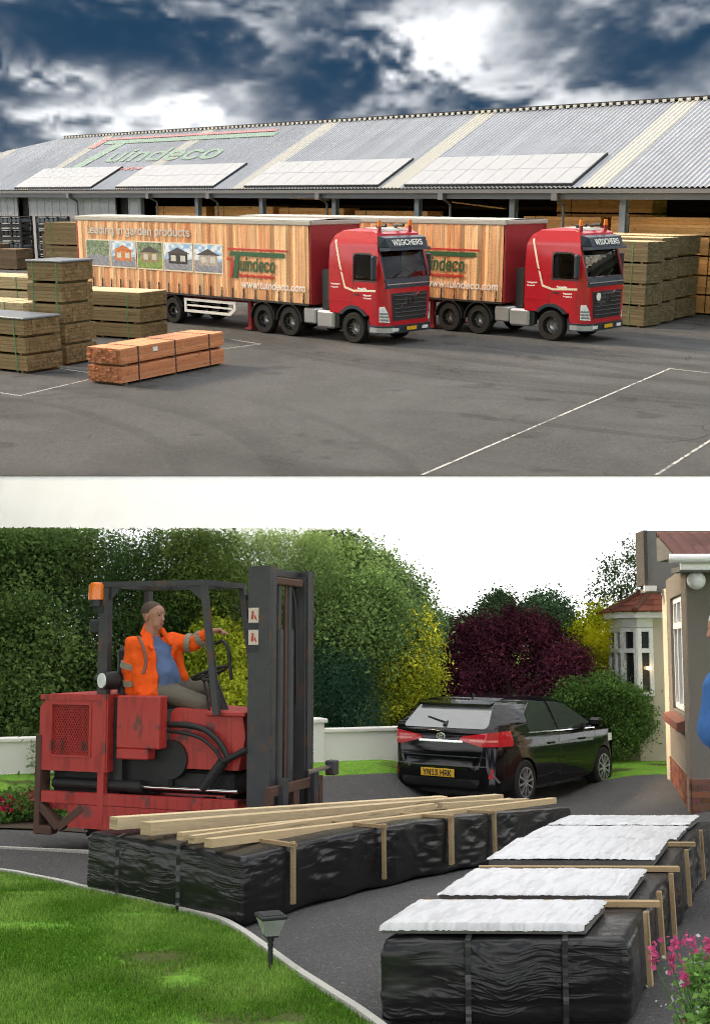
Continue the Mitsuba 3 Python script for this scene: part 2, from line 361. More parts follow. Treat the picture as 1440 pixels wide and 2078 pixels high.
def white_wrap(p, n, uv):
    a = fbm(uv.x * 6, uv.y * 26, 2, octaves=4); s = smoothstep(.60, .72, noise(uv.x * 5 + 3, uv.y * 40)); d = smoothstep(.72, .80, fbm(uv.x * 9 + 5, uv.y * 14, 8))
    return mi.Color3f(.58, .58, .59) * (.86 + .16 * a) * (1 - .12 * s) * (1 - .10 * d)
mat('white_film', proc(white_wrap), .32, spec=.5)
mat('film_side', (.10, .095, .09), .5)
mat('clear_tape', (.026, .026, .028), .3, spec=.5)
mat('car_paint', (.004, .004, .0055), .08, spec=.38)
mat('tail_red', (.50, .006, .016), .12, spec=.7, coat=1.0)
mat('tinted', (.02, .024, .026), .05, spec=.7)
scene['pane'] = dict(type='thindielectric', int_ior=1.33, specular_transmittance={'type': 'rgb', 'value': [.42, .47, .47]})
mat('upvc', (.78, .78, .77), .35)
mat('mortar', (.22, .19, .165), .95)
mat('cream_wall', (.52, .46, .36), .9, spec=.15)
mat('grey_wall', (.17, .165, .155), .9)
mat('garden_wall', (.72, .70, .64), .9, spec=.15)
mat('kerb_white', (.40, .39, .345), .9)
mat('terracotta', (.165, .066, .048), .8)
mat('bark', (.055, .042, .03), .9)
mat('opal', (.74, .73, .74), .25, spec=.6)
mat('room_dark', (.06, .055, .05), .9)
mat('soil', (.045, .03, .02), .95)
# ================================================================== UPPER PLACE: the timber yard on its sloping deck
rng = np.random.default_rng(7)
def structure(name, mesh, m, M, label, category, **k):
    key = uniq(name); put(key, mesh, m, M, **k); lab(key, label, category, kind='structure'); return key
def flat(poly, z, fl=False):
    p = np.array(poly, float); m = trimesh.creation.triangulate_polygon(Polygon(p), engine='earcut')
    v = np.c_[m[0], np.full(len(m[0]), z)]; return trimesh.Trimesh(v, m[1], process=False)
structure('yard_pavement', flat([(-90, 20.72), (75, 20.72), (75, 135), (-90, 135)], 0.0), 'yard_asphalt', M_U, 'grey asphalt timber yard with tyre marks in front of the long warehouse', 'yard')
structure('deck_slab', bx(-90, 75, 20.75, 135, -.95, -.006), 'white_concrete', M_U, 'white concrete deck that carries the timber yard', 'deck')
structure('retaining_wall', extr([(20.745, -.003), (19.76, -.738), (20.745, -.76)], 165, 'x', -90), 'white_concrete', M_U, 'long white sloping edge below the asphalt yard, above the garden trees', 'wall')
for x in (-34, -22, -10.5, 10.5, 22, 34):
    structure('pillar', cyl((x, 25, -1), (x, 25, 4.75), .3, 20), 'white_concrete', T(), 'round white concrete pillar under the yard deck', 'pillar')
def line(name, pts, w, label):
    q = LineString(pts).buffer(w / 2, cap_style=2, join_style=2)
    structure(name, flat(np.array(q.exterior.coords)[:-1], .006), 'white_line', M_U, label, 'road marking')
line('bay_marking', [(1.2, 20.75), (9.12, 34.19), (12.2, 31.2)], .06, 'long white painted line with a corner at the right of the yard')
line('bay_marking', [(5.42, 20.75), (8.6, 26.0)], .06, 'short white painted line at the lower right corner of the yard')
line('bay_marking', [(-9.9, 30.5), (-8.41, 29.43), (-6.7, 33.4)], .055, 'white painted corner line in front of the slate covered timber stack')
line('bay_marking', [(-8.9, 34.45), (-7.3, 33.2)], .055, 'short white painted line between the timber stacks and the orange bundle')
line('bay_marking', [(-4.5, 38.4), (-4.0, 39.05), (-3.2, 40.0), (-4.3, 41.3)], .055, 'white painted lines beyond the orange timber bundle near the trailer')

def scribble(w, h, n):
    """an unreadable line of small letters: a wavy band"""
    x = np.linspace(0, w, n * 6); a = h * (.5 + .42 * np.sign(np.sin(x / w * n * 2 * np.pi)) * np.abs(np.sin(x / w * n * 2 * np.pi)) ** .3 * (.6 + .4 * np.sin(x * 37 / w)))
    return LineString(np.c_[x, a]).buffer(h * .17, cap_style=2)
# ------------------------------------------------------------------ warehouse
BA = .78 - math.pi / 2; BM = UT(11.46, 52, BA); BW = 5.92
EZ, RZ, EY, RY, XL, XR, XH = 5.17, 9.10, -.75, 6.8, -81.0, 30.0, -55.0
wh = thing('warehouse', 'long open-fronted warehouse with a grey corrugated roof behind the lorries', 'warehouse')
def ytop(x): return np.where(x < XH, EY + (RY - EY) * (x - XL) / (XH - XL), RY)
slope = (RZ - EZ) / (RY - EY)
def roofpiece(x0, x1, per=.25, lift=0.0, amp=.035):
    n = max(4, int((x1 - x0) / per * 6)); x = np.linspace(x0, x1, n + 1); dz = amp * np.sin(x * 2 * np.pi / per) + lift
    rows = []
    for t in (0, .5, 1):
        y = EY + (ytop(x) - EY) * t; rows.append(np.c_[x, y, EZ + (y - EY) * slope + dz])
    V = np.vstack(rows); k = n + 1; i = np.arange(n); F = []
    for r in (0, 1): F += [np.c_[r * k + i, r * k + i + 1, (r + 1) * k + i + 1], np.c_[r * k + i, (r + 1) * k + i + 1, (r + 1) * k + i]]
    return trimesh.Trimesh(V, np.vstack(F), process=False)
stripes = [(-1.2 - 2 * BW * m - .62, -1.2 - 2 * BW * m + .62) for m in range(-2, 6)]
edges = sorted([XL, XR] + [e for s in stripes for e in s])
roof = uniq(wh + '__roof'); put(roof, bx(XH, XR, RY - .16, RY + .16, RZ + .01, RZ + .13), 'dark_gap', BM)
for i, (a, b) in enumerate(zip(edges[:-1], edges[1:])):
    if (a, b) in stripes: part(roof, 'skylight_strip', roofpiece(a, b, lift=.012), 'skylight', BM, smooth=True)
    else: part(roof, 'corrugated_panel', roofpiece(a, b), 'roof_metal', BM, smooth=True)
tabs = cat([bx(x, x + .19, RY - .24, RY - .165, RZ - .06, RZ + .075) for x in np.arange(XH, XR, .42)])
part(roof, 'ridge_tabs', tabs, 'print_grey', BM, kind='stuff')
part(roof, 'back_slope', trimesh.Trimesh([(XH, RY, RZ), (XR, RY, RZ), (XR, 2 * RY - EY, EZ), (XL, 2 * RY - EY, EZ)], [[0, 2, 1], [0, 3, 2]], process=False), 'roof_metal', BM)
part(roof, 'hip_end', trimesh.Trimesh([(XH, RY, RZ), (XL, 2 * RY - EY, EZ), (XL, EY, EZ)], [[0, 1, 2]], process=False), 'roof_metal', BM)
part(wh, 'gutter', cat([bx(XL, XR, EY - .16, EY - .02, EZ - .24, EZ - .07), bx(XL, XR, EY + .02, EY + .10, EZ - .5, EZ - .2)]), 'gutter_grey', BM)
for k in range(-3, 7):
    X = -BW * k
    part(wh, 'post', cat([bx(X - .15, X + .15, -.14, -.12, 0, 4.75), bx(X - .15, X + .15, .12, .14, 0, 4.75), bx(X - .012, X + .012, -.119, .119, 0, 4.75), bx(X - .2, X + .2, -.25, .2, 4.755, 4.78)]), 'steel_post', BM)
    part(wh, 'rafter', bar((X, EY + .2, EZ - .30), (X, RY, RZ - .30), .16, .3), 'gutter_grey', BM)
for X in (-3.0, -9.6, -18.2, -27.5, -33.5, -42.6):
    P = smoothpath([(X, EY - .09, EZ - .25), (X, EY - .09, EZ - .45), (X + .0, -.25, EZ - .75), (X, -.2, EZ - 1.2), (X, -.2, 0.05)], 5)
    part(wh, 'downpipe', cat([tube(P, .06, 8), bx(X - .15, X + .15, EY - .20, EY + .0, EZ - .55, EZ - .25)]), 'gutter_grey', BM)
for (a, b) in ((-36.9, -35.5), (-49.3, -38.4), (-79.5, -50.9)):
    rib = [bx(a, b, -.02, .08, 0, 4.72)] + [bx(x, x + .05, -.045, -.021, 0, 4.72) for x in np.arange(a + .1, b - .1, 1.0)]
    part(wh, 'wall_panel', cat(rib), 'light_cladding', BM)
for (a, b) in ((-38.39, -36.91), (-50.89, -49.31)):
    part(wh, 'doorway', bx(a, b, .4, .5, 0, 4.72), 'dark_gap', BM)
part(wh, 'back_wall', bx(XL + 1, XR, 13.2, 13.4, 0, 5.3), 'brown_board', BM)
part(wh, 'end_wall', bx(XL + 1, XL + 1.2, .1, 13.1, 0, 4.9), 'light_cladding', BM)
part(wh, 'loft', cat([bx(-36, XR, 6.2, 13, 4.1, 4.25)]), 'brown_board', BM)
# faded lettering painted on the roof sheets
def onroof(x, y, lift=.05):
    return frame((x, y, EZ + (y - EY) * slope + lift), (1, 0, 0), (0, 1, slope))
ROOF_T = (-42.0, 2.0)
part(roof, 'lettering', xf(text('uindeco', 1.75, .01, True, width=12.4, slant=-.1), onroof(-43.9, 2.75)), 'faded_green', BM)
tpoly = cat([extr(q, .01) for q in ([(-3.5, 3.0), (15.3, 3.0), (15.3, 3.55), (-3.3, 3.55)], [(-3.0, -1.5), (-1.7, -1.5), (-.6, 2.99), (-1.8, 2.99)])])
part(roof, 'lettering', xf(tpoly, onroof(-44.0, 2.6)), 'faded_green', BM)
rpoly = cat([extr(q, .01) for q in ([(-4.6, 3.75), (14.8, 3.75), (14.8, 4.05), (-4.4, 4.05)], [(-4.7, 2.5), (-3.9, 2.5), (-3.7, 3.7), (-4.5, 3.7)])] + [extr(scribble(11.0, .45, 17), .01, 'z').apply_translation((-1.0, -1.15, 0))])
part(roof, 'lettering', xf(rpoly, onroof(-44.0, 2.55)), 'faded_red', BM)

for j, (a, b) in enumerate(((-50.0, -40.2), (-37.3, -27.3), (-24.5, -14.0), (-12.2, -2.3))):
    n = ('leftmost', 'second from the left', 'third from the left', 'rightmost')[j]
    t = thing('solar_array', f'{n} bright solar panel array on the lower edge of the warehouse roof', 'solar panels', 'solar panel arrays on the warehouse roof')
    c = int(round((b - a) / 1.02)); w = (b - a) / c
    for r in range(2):
        for i in range(c):
            p = rbx(i * w + .012, (i + 1) * w - .012, r * 1.42 + .012, (r + 1) * 1.42 - .012, 0, .05, .008)
            part(t, 'panel', xf(p, onroof(a, EY + .12, .09)), 'solar_glass', BM)
    part(t, 'rail', xf(cat([bx(0, b - a, -.06, -.012, -.08, .06), bx(b - a + .012, b - a + .07, -.06, 2.86, -.08, .06)]), onroof(a, EY + .12, .08)), 'black_frame', BM)

# ------------------------------------------------------------------ timber packs
def pack(name, label, M, L, W, H, pal, nz, ny, straps=2, group=None, ax=0, cover=False, bearer=True, strapmat='strap_green', rag=.02, catg='timber pack', top=False):
    """a strapped pack of boards lying along local x: x in -L..0, y in 0..W"""
    t = thing(name, label, catg, group)
    z0 = .07 if bearer else 0.0; bs = []
    h, w = (H - z0) / nz, W / ny
    for i in range(nz):
        for j in range(ny):
            if 0 < i < nz - 1 and 0 < j < ny - 1 and False: continue
            e0, e1 = rng.uniform(0, rag, 2)
            bs.append((-L + e0, -e1, j * w + .004, (j + 1) * w - .004, z0 + i * h + .003, z0 + (i + 1) * h - .004, 0))
    m, uv = boards(bs, pal, rng); part(t, 'boards', m, 'wood', M, uv=uv, kind='stuff')
    if bearer:
        for x in np.linspace(-L + .25, -.25, 3 if L > 2 else 2):
            m, uv = boards([(x - .045, x + .045, .02, W - .02, 0, z0 - .002, 1)], 6, rng); part(t, 'bearer', m, 'wood', M, uv=uv)
    for x in np.linspace(-L + L * .16, -L * .16, straps) if straps else []:
        part(t, 'strap', cat([bx(x - .02, x + .02, -.008, W + .008, H - .002, H + .006), bx(x - .02, x + .02, -.008, -.001, 0.02, H), bx(x - .02, x + .02, W + .001, W + .008, 0.02, H)]), strapmat, M)
    if top:
        m, uv = boards([(-L + .01, -.01, j * W / 8 + .004, (j + 1) * W / 8 - .004, H + .001, H + .022, 0) for j in range(8)], 2, rng); part(t, 'top_boards', m, 'wood', M, uv=uv, kind='stuff')
    if cover:
        part(t, 'cover_sheet', rbx(-L - .03, .03, -.03, W + .03, H + .008, H + .075, .02), 'cover_slate', M)
    return t
def stack(n, H, args, name, labels_, x, y, ang, L, W, pal, nz, ny, cover=False, z0=0.0, **k):
    for i in range(n):
        pack(name, labels_[i], UT(x + rng.uniform(-.02, .02), y, ang + rng.uniform(-.012, .012), z0 + i * H), L, W, H - .008, pal, nz, ny, cover=cover and i == n - 1, **{**k, 'top': k.get('top') and i == n - 1})
up = ['bottom', 'second', 'third', 'fourth', 'top']
A1 = math.radians(-32.7)
stack(3, .50, 0, 'timber_pack', ['bottom pack of olive boards in the low slate covered stack at the left edge', 'middle pack of olive boards in the low slate covered stack at the left edge', 'slate covered top pack of olive boards in the low stack at the left edge'], -9.20, 33.15, A1, 2.6, 1.36, 1, 4, 9, cover=True, group='olive timber packs by the yard edge')
A2 = math.radians(-28)
stack(5, .595, 0, 'timber_pack', ['dark bottom pack of the tall five pack olive timber stack', 'second pack from the ground in the tall olive timber stack', 'third and middle pack of the tall olive timber stack', 'fourth pack from the ground in the tall olive timber stack', 'slate covered top pack of the tall olive timber stack'], -8.47, 34.75, A2, 1.34, 1.36, 1, 5, 10, cover=True, group='packs of the tall timber stack')
stack(3, .535, 0, 'timber_pack', ['bottom pale topped timber pack between the tall stack and the left trailer', 'middle pale topped timber pack between the tall stack and the left trailer', 'top pale timber pack between the tall stack and the left trailer'], -7.40, 41.1, A2, 3.4, 1.55, 1, 4, 8, top=True, group='pale topped timber packs by the trailer')
stack(4, .5, 0, 'timber_pack', [f'{w} long pale timber pack behind the tall stack at the left edge' for w in ('bottom', 'second', 'third', 'top')], -11.4, 43.0, A2, 6.0, 1.7, 2, 4, 8, group='long pale packs at the left edge')
stack(3, .5, 0, 'timber_pack', [f'{w} pale timber pack between the low and tall stacks at the left edge' for w in ('bottom', 'middle', 'top')], -10.7, 38.6, A2, 5.0, 1.4, 2, 4, 8, group='pale packs between the stacks')
A3 = math.atan2(.87, .49)
for i, w in enumerate(('lower', 'upper')):
    pack('orange_timber_bundle', f'{w} bundle of reddish orange planks lying alone on the asphalt', UT(-3.84 - i * .02, 35.06, A3 + i * .006, i * .49), 4.72, 1.15, .485, 0, 7, 9, straps=3, strapmat='black_plastic', group='orange bundles on the asphalt', bearer=True, rag=.07, catg='timber bundle')
t = labels['orange_timber_bundle_001']
part('orange_timber_bundle_001', 'paper_tag', bx(-3.35, -3.15, -.012, -.006, .28, .40), 'print_white', UT(-3.86, 35.06, A3 + .006, .49))
stack(4, 1.17, 0, 'timber_pack', [f'{w} green treated timber pack behind the left trailer tail' for w in ('bottom', 'second', 'third', 'top')][:4], -13.6, 61, A2, 2.6, 1.5, 1, 8, 6, group='green packs behind the trailer', straps=1) if False else \
stack(3, 1.17, 0, 'timber_pack', [f'{w} green treated timber pack behind the left trailer tail' for w in ('bottom', 'middle', 'top')], -13.6, 61, A2, 2.6, 1.5, 1, 8, 6, group='green packs behind the trailer', straps=1)
pack('timber_crate', 'pinkish brown timber crate beside the green packs, left of the trailer tail', UT(-15.8, 66, A2), 1.6, 1.2, 2.75, 6, 7, 4, straps=1, catg='crate')
pack('timber_crate', 'low brown timber crate with a pale lid in front of the black pallets', UT(-22.4, 80, A2), 1.9, 1.6, 1.35, 6, 6, 4, straps=0, catg='crate')
pack('timber_crate', 'grey brown timber crate at the far left edge of the yard', UT(-24.6, 82, A2), 1.7, 1.6, 1.6, 6, 6, 4, straps=0, catg='crate')
for j, (x, y) in enumerate(((-23.4, 84), (-20.6, 83.0))):
    for i in range(4):
        t = thing('black_pallet_cage', f"{('bottom', 'second', 'third', 'top')[i]} black stacking crate in the {('left', 'right')[j]} hand pile by the warehouse wall", 'crate', 'black stacking crates by the wall')
        M = UT(x, y, A2, i * .86)
        part(t, 'tray', cat([bx(-1, 1, -.6, .6, .08, .3), bx(-1, 1, -.6, .6, .78, .83)]), 'crate_black', M)
        for a in (-.94, .94):
            for b in (-.54, .54): part(t, 'corner_post', bx(a - .06, a + .06, b - .06, b + .06, 0, .85), 'crate_black', M)
        part(t, 'roll', cat([cyl((-.8 + .4 * q, -.58, .55), (-.8 + .4 * q, .58, .55), .17, 10) for q in range(5)]), 'cover_slate' if i % 2 else 'black_plastic', M)
# olive packs at the right, in front of the open bays: four columns of four
for c in range(4):
    for i in range(4):
        colw = ('front', 'second', 'third', 'rear')[c]
        pack('timber_pack', f"{('bottom', 'second', 'third', 'top')[i]} pack of the {colw} column of olive timber beside the right lorry cab",
             BM @ T().translate([4.62 - .28 * c + .06 * (c % 2), -5.40 + 1.32 * c, i * .79 + (.0, .10, .14, .12)[c] * (i + 1) / 4]), 4.1, 1.22, .785, 7, 7, 7, top=i == 3, group='olive timber packs beside the right cab', straps=2)
# orange packs inside the open bays
for c, (x, y) in enumerate(((4.6, .78), (10.6, .78))):
    for i in range(5):
        pack('timber_pack', f"{('bottom', 'second', 'third', 'fourth', 'top')[i]} orange timber pack of the {('', 'outer ')[c]}stack in the right warehouse bay", BM @ T().translate([x, y, i * .79]), 5.75, 1.2, .785, 3, 5, 6, group='orange packs in the right bay', straps=2, strapmat='black_plastic')
def inside(x1, y, L, tops, n, H, pal, bay, z0=0):
    for i in range(n):
        pack('timber_pack', f"{('bottom', 'second', 'third', 'fourth', 'fifth', 'top')[i if i < n - 1 else 5]} orange brown timber pack in the {bay} warehouse bay", BM @ T().translate([x1 + rng.uniform(-.05, .05), y, z0 + i * H]), L, 1.2, H - .006, pal, 4, 5, group='timber packs stored in the warehouse bays', straps=1, strapmat='black_plastic')
inside(-.4, 2.9, 5.2, 0, 6, .80, 3, 'big reddish stack of the second')
inside(-1.9, 1.1, 4.3, 0, 5, .78, 3, 'front stack of the second')
inside(-6.5, 3.0, 4.6, 0, 5, .74, 3, 'third')
inside(-12.3, 1.2, 5.2, 0, 5, .81, 3, 'fourth')
inside(-18.2, 1.0, 5.3, 0, 5, .83, 3, 'fifth')
inside(-24.1, 1.1, 5.4, 0, 5, .84, 3, 'sixth')
inside(-30.0, .9, 5.2, 0, 5, .83, 3, 'seventh')
for (x, y, z, dz, bay) in ((-7.0, .6, 4.2, .35, 'third'), (-20, 1.6, 4.55, .1, 'fifth')):
    k = uniq('loose_plank'); m, uv = boards([(-3.2, 0, 0, .22, 0, .05, 0)], 3, rng)
    put(k, m, 'wood', BM @ T().translate([x, y, z]).rotate([0, 1, 0], math.degrees(dz) * .25), uv=uv); lab(k, f'loose plank lying on the timber in the {bay} warehouse bay', 'plank')

# ------------------------------------------------------------------ the two lorries
mat('headlight_grey', (.22, .23, .25), .2, spec=.8)
def wheel_meshes(r, w, hub=.6):
    """tyre, rim, dark dish; axis y, outer face at y = -w/2"""
    ty = lathe([(r * .60, -w * .42), (r * .68, -w * .5), (r * .93, -w * .5), (r, -w * .38), (r, w * .38), (r * .93, w * .5), (r * .6, w * .5), (r * .60, -w * .42)], 40, 'y')
    ri = lathe([(r * .61, -w * .43), (r * .58, -w * .47), (r * .54, -w * .40), (r * .50, -w * .30), (r * .36, -w * .28), (r * .31, -w * .36), (r * .22, -w * .42), (r * .20, -w * .52), (r * .02, -w * .54), (0.001, -w * .54)], 40, 'y')
    holes = cat([cyl((r * .44 * math.cos(a), -w * .31, r * .44 * math.sin(a)), (r * .44 * math.cos(a), -w * .285, r * .44 * math.sin(a)), r * .055, 8) for a in np.arange(10) * math.pi / 5])
    nuts = cat([cyl((r * .27 * math.cos(a), -w * .43, r * .27 * math.sin(a)), (r * .27 * math.cos(a), -w * .35, r * .27 * math.sin(a)), r * .028, 6) for a in np.arange(10) * math.pi / 5])
    return ty, ri, holes, nuts
for q in wheel_meshes(1, 1): pass
def fix(m):
    m = m.copy(); m.fix_normals(); return m
def wheel(parent, x, y, z, r, w, M, side=-1, name='wheel', rimmat='alloy'):
    k = uniq(f'{parent}__{name}'); ty, ri, ho, nu = wheel_meshes(r, w)
    R = np.eye(4); R[:3, 3] = (x, y, z)
    if side > 0: R[0, 0] = R[1, 1] = -1
    put(k, xf(fix(ty), R), 'tyre', M, smooth=35)
    part(k, 'rim', xf(ri, R), rimmat, M, smooth=35); part(k, 'rim_holes', xf(ho, R), 'dark_gap', M); part(k, 'wheel_nuts', xf(nu, R), rimmat, M)
    return k
def isect(*ms):
    q = man(ms[0])
    for m in ms[1:]: q = q ^ man(m)
    return q
def solid3(side, plan, front, o=0.0, js=2):
    """solid = side view (x,z) ^ plan view (x,y) ^ front view (y,z), each grown by o"""
    a, b, c = (Polygon(p).buffer(o, join_style=js) if o else Polygon(p) for p in (side, plan, front))
    A = extr(a, 8, 'y', -4); B = extr(b, 8, 'z', -2); C = extr(c, 40, 'x', -20)
    return isect(fix(A), fix(B), fix(C))
def lorry(M, label, first):
    k = thing('articulated_lorry', label, 'lorry', 'lorries parked in the yard')
    P = lambda name, mesh, m, **kw: part(k, name, mesh, m, M, **kw)
    tr = uniq(k + '__trailer')
    put(tr, cat([bx(-13.5, -.1, -.52, -.36, .95, 1.25), bx(-13.5, -.1, .36, .52, .95, 1.25), bx(-13.6, 0, -1.24, 1.24, 1.16, 1.27)]), 'bulkhead_red', M)
    S = lambda name, mesh, m, **kw: part(tr, name, mesh, m, M, **kw)
    S('bulkhead', cat([rbx(-.03, .02, -1.255, 1.255, 1.2, 3.93, .01), rbx(.021, .05, -1.255, -1.14, 1.2, 3.9, .01), rbx(.021, .05, 1.14, 1.255, 1.2, 3.9, .01)]), 'bulkhead_red')
    S('rear_frame', cat([bx(-13.64, -13.56, -1.275, -1.2, 1.2, 3.98), bx(-13.64, -13.56, 1.2, 1.275, 1.2, 3.98), bx(-13.62, -13.57, -1.2, 1.2, 1.25, 3.9)]), 'truck_red')
    # curtain sides with gentle waves
    for s in (-1, 1):
        def fn(u, v):
            x = -13.55 + 13.5 * u; wv = .012 * np.sin(x * 7.3 + 2 * np.sin(x)) * (1 - np.abs(2 * v - 1) ** 3) + .008 * np.sin(x * 15)
            return x, s * (1.275 + wv), 1.20 + 2.66 * v
        m, uv = grid(fn, 260, 8)
        if s > 0: m.faces = m.faces[:, ::-1]
        S('curtain', m, 'curtain_print', smooth=True, uv=uv * [13.5, 2.66])
    tm, _ = grid(lambda u, v: (-13.66 + 13.72 * u, np.clip(-1.305 + 2.61 * v, -1.305, 1.305), 4.02 + .035 * np.sin(v * np.pi) + .012 * np.sin(u * 90) * np.sin(v * np.pi)), 120, 7)
    S('roof_tarp', tm, 'grey_tarp', smooth=True)
    S('roof_rail', cat([rbx(-13.66, .06, -1.31, -1.24, 3.84, 4.02, .03), rbx(-13.66, .06, 1.24, 1.31, 3.84, 4.02, .03), rbx(-.02, .08, -1.25, 1.25, 3.86, 4.02, .03)]), 'grey_tarp')
    for i, x in enumerate(np.arange(-13.2, -.2, .615)):
        S('curtain_buckle', cat([bx(x - .022, x + .022, -1.312, -1.296, 1.17, 1.56), bx(x - .035, x + .035, -1.318, -1.313, 1.22, 1.32)]), 'black_plastic')
    S('side_rail', bx(-13.55, -.05, -1.30, -1.285, 1.13, 1.20), 'black_plastic')
    onside = lambda x, z, off=1.305: frame((x, -off, z), (1, 0, 0), (0, 0, 1))
    for i in range(5):
        x0 = (-12.95, -11.27, -9.53, -7.87, -6.08)[i]; w = (1.55, 1.58, 1.53, 1.65, 1.57)[i]
        m, uv = grid(lambda u, v: (x0 + w * u, -1.303 + 0 * u, 2.06 + 1.0 * v), 2, 2)
        S('picture_panel', m, 'garden_pictures', uv=uv * [.998, 1] + [i + .001, 0])
        S('picture_border', cat([bx(x0 - .05, x0 + w + .05, -1.3005, -1.298, 2.01, 3.11)]), 'cream_stripe')
    S('lettering', xf(text('Leading in garden products', .30, .004, True, width=6.6), onside(-12.9, 3.34)), 'print_grey')
    S('lettering', xf(text('uindeco', .46, .006, True, width=1.86, slant=.15), onside(-3.56, 2.20)), 'print_green')
    tp = cat([extr(q, .006) for q in ([(-.62, .52), (2.30, .52), (2.30, .67), (-.5, .67)], [(-.42, -.28), (-.18, -.28), (-.05, .515), (-.30, .515)])])
    S('lettering', xf(tp, onside(-3.50, 2.2)), 'print_green')
    rp = cat([extr(q, .006) for q in ([(-.74, .73), (2.45, .73), (2.45, .79), (-.70, .79)], [(-.76, .36), (-.50, .36), (-.48, .44), (-.74, .44)], [(-.62, -.28), (-.48, -.28), (-.36, .355), (-.50, .355)])] + [extr(scribble(1.9, .13, 17), .005, 'z').apply_translation((-.1, -.24, 0))])
    S('lettering', xf(rp, onside(-3.50, 2.2)), 'print_red')
    S('lettering', xf(text('www.tuindeco.com', .24, .006, True, width=3.25, slant=.12), onside(-3.45, 1.60)), 'print_white')
    # running gear of the trailer
    for x in (-10.17, -8.86, -7.55):
        for s in (-1, 1): wheel(tr, x, s * 1.07, .5, .5, .36, M, s)
        S('axle', cyl((x, -1, .5), (x, 1, .5), .07), 'black_plastic')
        S('mudguard', cat([extr(LineString([(x + .6 * math.cos(a), .5 + .6 * math.sin(a)) for a in np.linspace(.3, 2.84, 12)]).buffer(.012), .38, 'y', -1.26)]), 'black_plastic')
    g = Polygon([(-6.85, .50), (-4.2, .50), (-3.9, .72), (-3.9, 1.03), (-6.85, 1.03)]); hole = Polygon([(-6.73, .60), (-4.3, .60), (-4.02, .77), (-4.02, .93), (-6.73, .93)])
    S('side_guard', extr(g.difference(hole), .05, 'y', -1.24), 'white_paint')
    S('side_guard', bx(-6.73, -4.1, -1.22, -1.2, .73, .80), 'white_paint')
    for s in (-1, 1): S('landing_leg', cat([bx(-3.5, -3.32, s * .925 - .075, s * .925 + .075, .12, 1.15), bx(-3.58, -3.24, s * .93 - .15, s * .93 + .15, .06, .119)]), 'bulkhead_red')
    # tractor
    P('chassis', cat([bx(-3.0, 3.0, -.46, -.34, .62, .92), bx(-3.0, 3.0, .34, .46, .62, .92), bx(-2.6, -.2, -.7, .7, .92, 1.1)]), 'black_plastic')
    for x, s_ in ((-1.07, 1), (-2.42, 1)):
        for s in (-1, 1):
            wheel(k, x, s * 1.08, .52, .52, .34, M, s)
        P('mudguard', extr(LineString([(x + .62 * math.cos(a), .52 + .62 * math.sin(a)) for a in np.linspace(.05, 3.1, 16)]).buffer(.014), .40, 'y', -1.29), 'black_plastic')
        P('mudguard', extr(LineString([(x + .62 * math.cos(a), .52 + .62 * math.sin(a)) for a in np.linspace(.05, 3.1, 16)]).buffer(.014), .40, 'y', .89), 'black_plastic')
    for s in (-1, 1): wheel(k, 2.0, s * 1.09, .52, .52, .32, M, s)
    P('fuel_tank', rbx(.28, 1.1, -1.27, -.7, .42, 1.02, .07), 'silver_tank', smooth=20)
    P('battery_box', rbx(-.38, .22, -1.24, -.7, .52, 1.05, .05), 'silver_tank', smooth=20)
    P('fuel_tank', rbx(-.3, 1.1, .7, 1.27, .42, 1.02, .07), 'silver_tank', smooth=20)
    P('exhaust_stack', cat([bx(.42, .75, -1.1, -.75, 1.05, 2.4), cyl((.58, .9, 1.0), (.58, .9, 3.0), .09)]), 'black_plastic')
    side = [(.92, .98), (.88, 1.25), (.88, 3.2), (1.02, 3.55), (1.35, 3.72), (2.0, 3.80), (2.55, 3.76), (2.88, 3.62), (2.98, 3.40), (3.02, 3.18), (3.30, 2.22), (3.38, 2.02), (3.43, 1.6), (3.45, .75), (3.42, .42), (2.72, .42), (2.72, .98)]
    plan = [(.85, -1.245), (3.08, -1.245), (3.29, -1.19), (3.39, -1.08), (3.445, -.80), (3.47, 0), (3.445, .80), (3.39, 1.08), (3.29, 1.19), (3.08, 1.245), (.85, 1.245)]
    front = [(-1.245, .3), (1.245, .3), (1.245, 2.6), (1.18, 3.3), (1.02, 3.70), (.8, 3.82), (-.8, 3.82), (-1.02, 3.70), (-1.18, 3.3), (-1.245, 2.6)]
    body = solid3(side, plan, front)
    arch = cyl((2.0, -3, .52), (2.0, 3, .52), .68, 40)
    body = body - man(fix(arch))
    grown = lambda o: solid3(side, plan, front, o) - man(fix(cyl((2.0, -3, .52), (2.0, 3, .52), .68 - o, 40)))
    sidewin = Polygon([(2.02, 2.12), (2.98, 2.12), (2.86, 2.88), (2.70, 2.96), (2.08, 2.96), (2.0, 2.88)])
    wscreen = [(-1.10, 2.20), (1.10, 2.20), (1.05, 3.17), (-1.05, 3.17)]
    cavity = isect(fix(bx(1.1, 4, -1.17, 1.17, 1.6, 3.3)), fix(extr([(1.1, 1.7), (3.25, 1.7), (3.22, 2.15), (2.95, 3.2), (1.1, 3.3)], 8, 'y', -4)))
    holes = man(fix(extr(sidewin, 6, 'y', -3))) + man(fix(extr(wscreen, 1.2, 'x', 2.75)))
    cab = unman(body - cavity - holes)
    cb = uniq(k + '__cab'); put(cb, cab, 'truck_red', M, smooth=28)
    C = lambda name, mesh, m, **kw: part(cb, name, mesh, m, M, **kw)
    shell = {}
    def patch(o, prism, lo=None):
        if o not in shell: shell[o] = grown(o)
        return unman((shell[o] ^ man(fix(prism))) - (body if lo is None else grown(lo)))
    C('windscreen', unman((grown(-.02) ^ man(fix(extr(wscreen, 1.2, 'x', 2.75)))) - grown(-.028)), 'pane')
    for s in (-1, 1):
        C('side_window', extr(sidewin, .006, 'y', s * 1.215), 'pane')
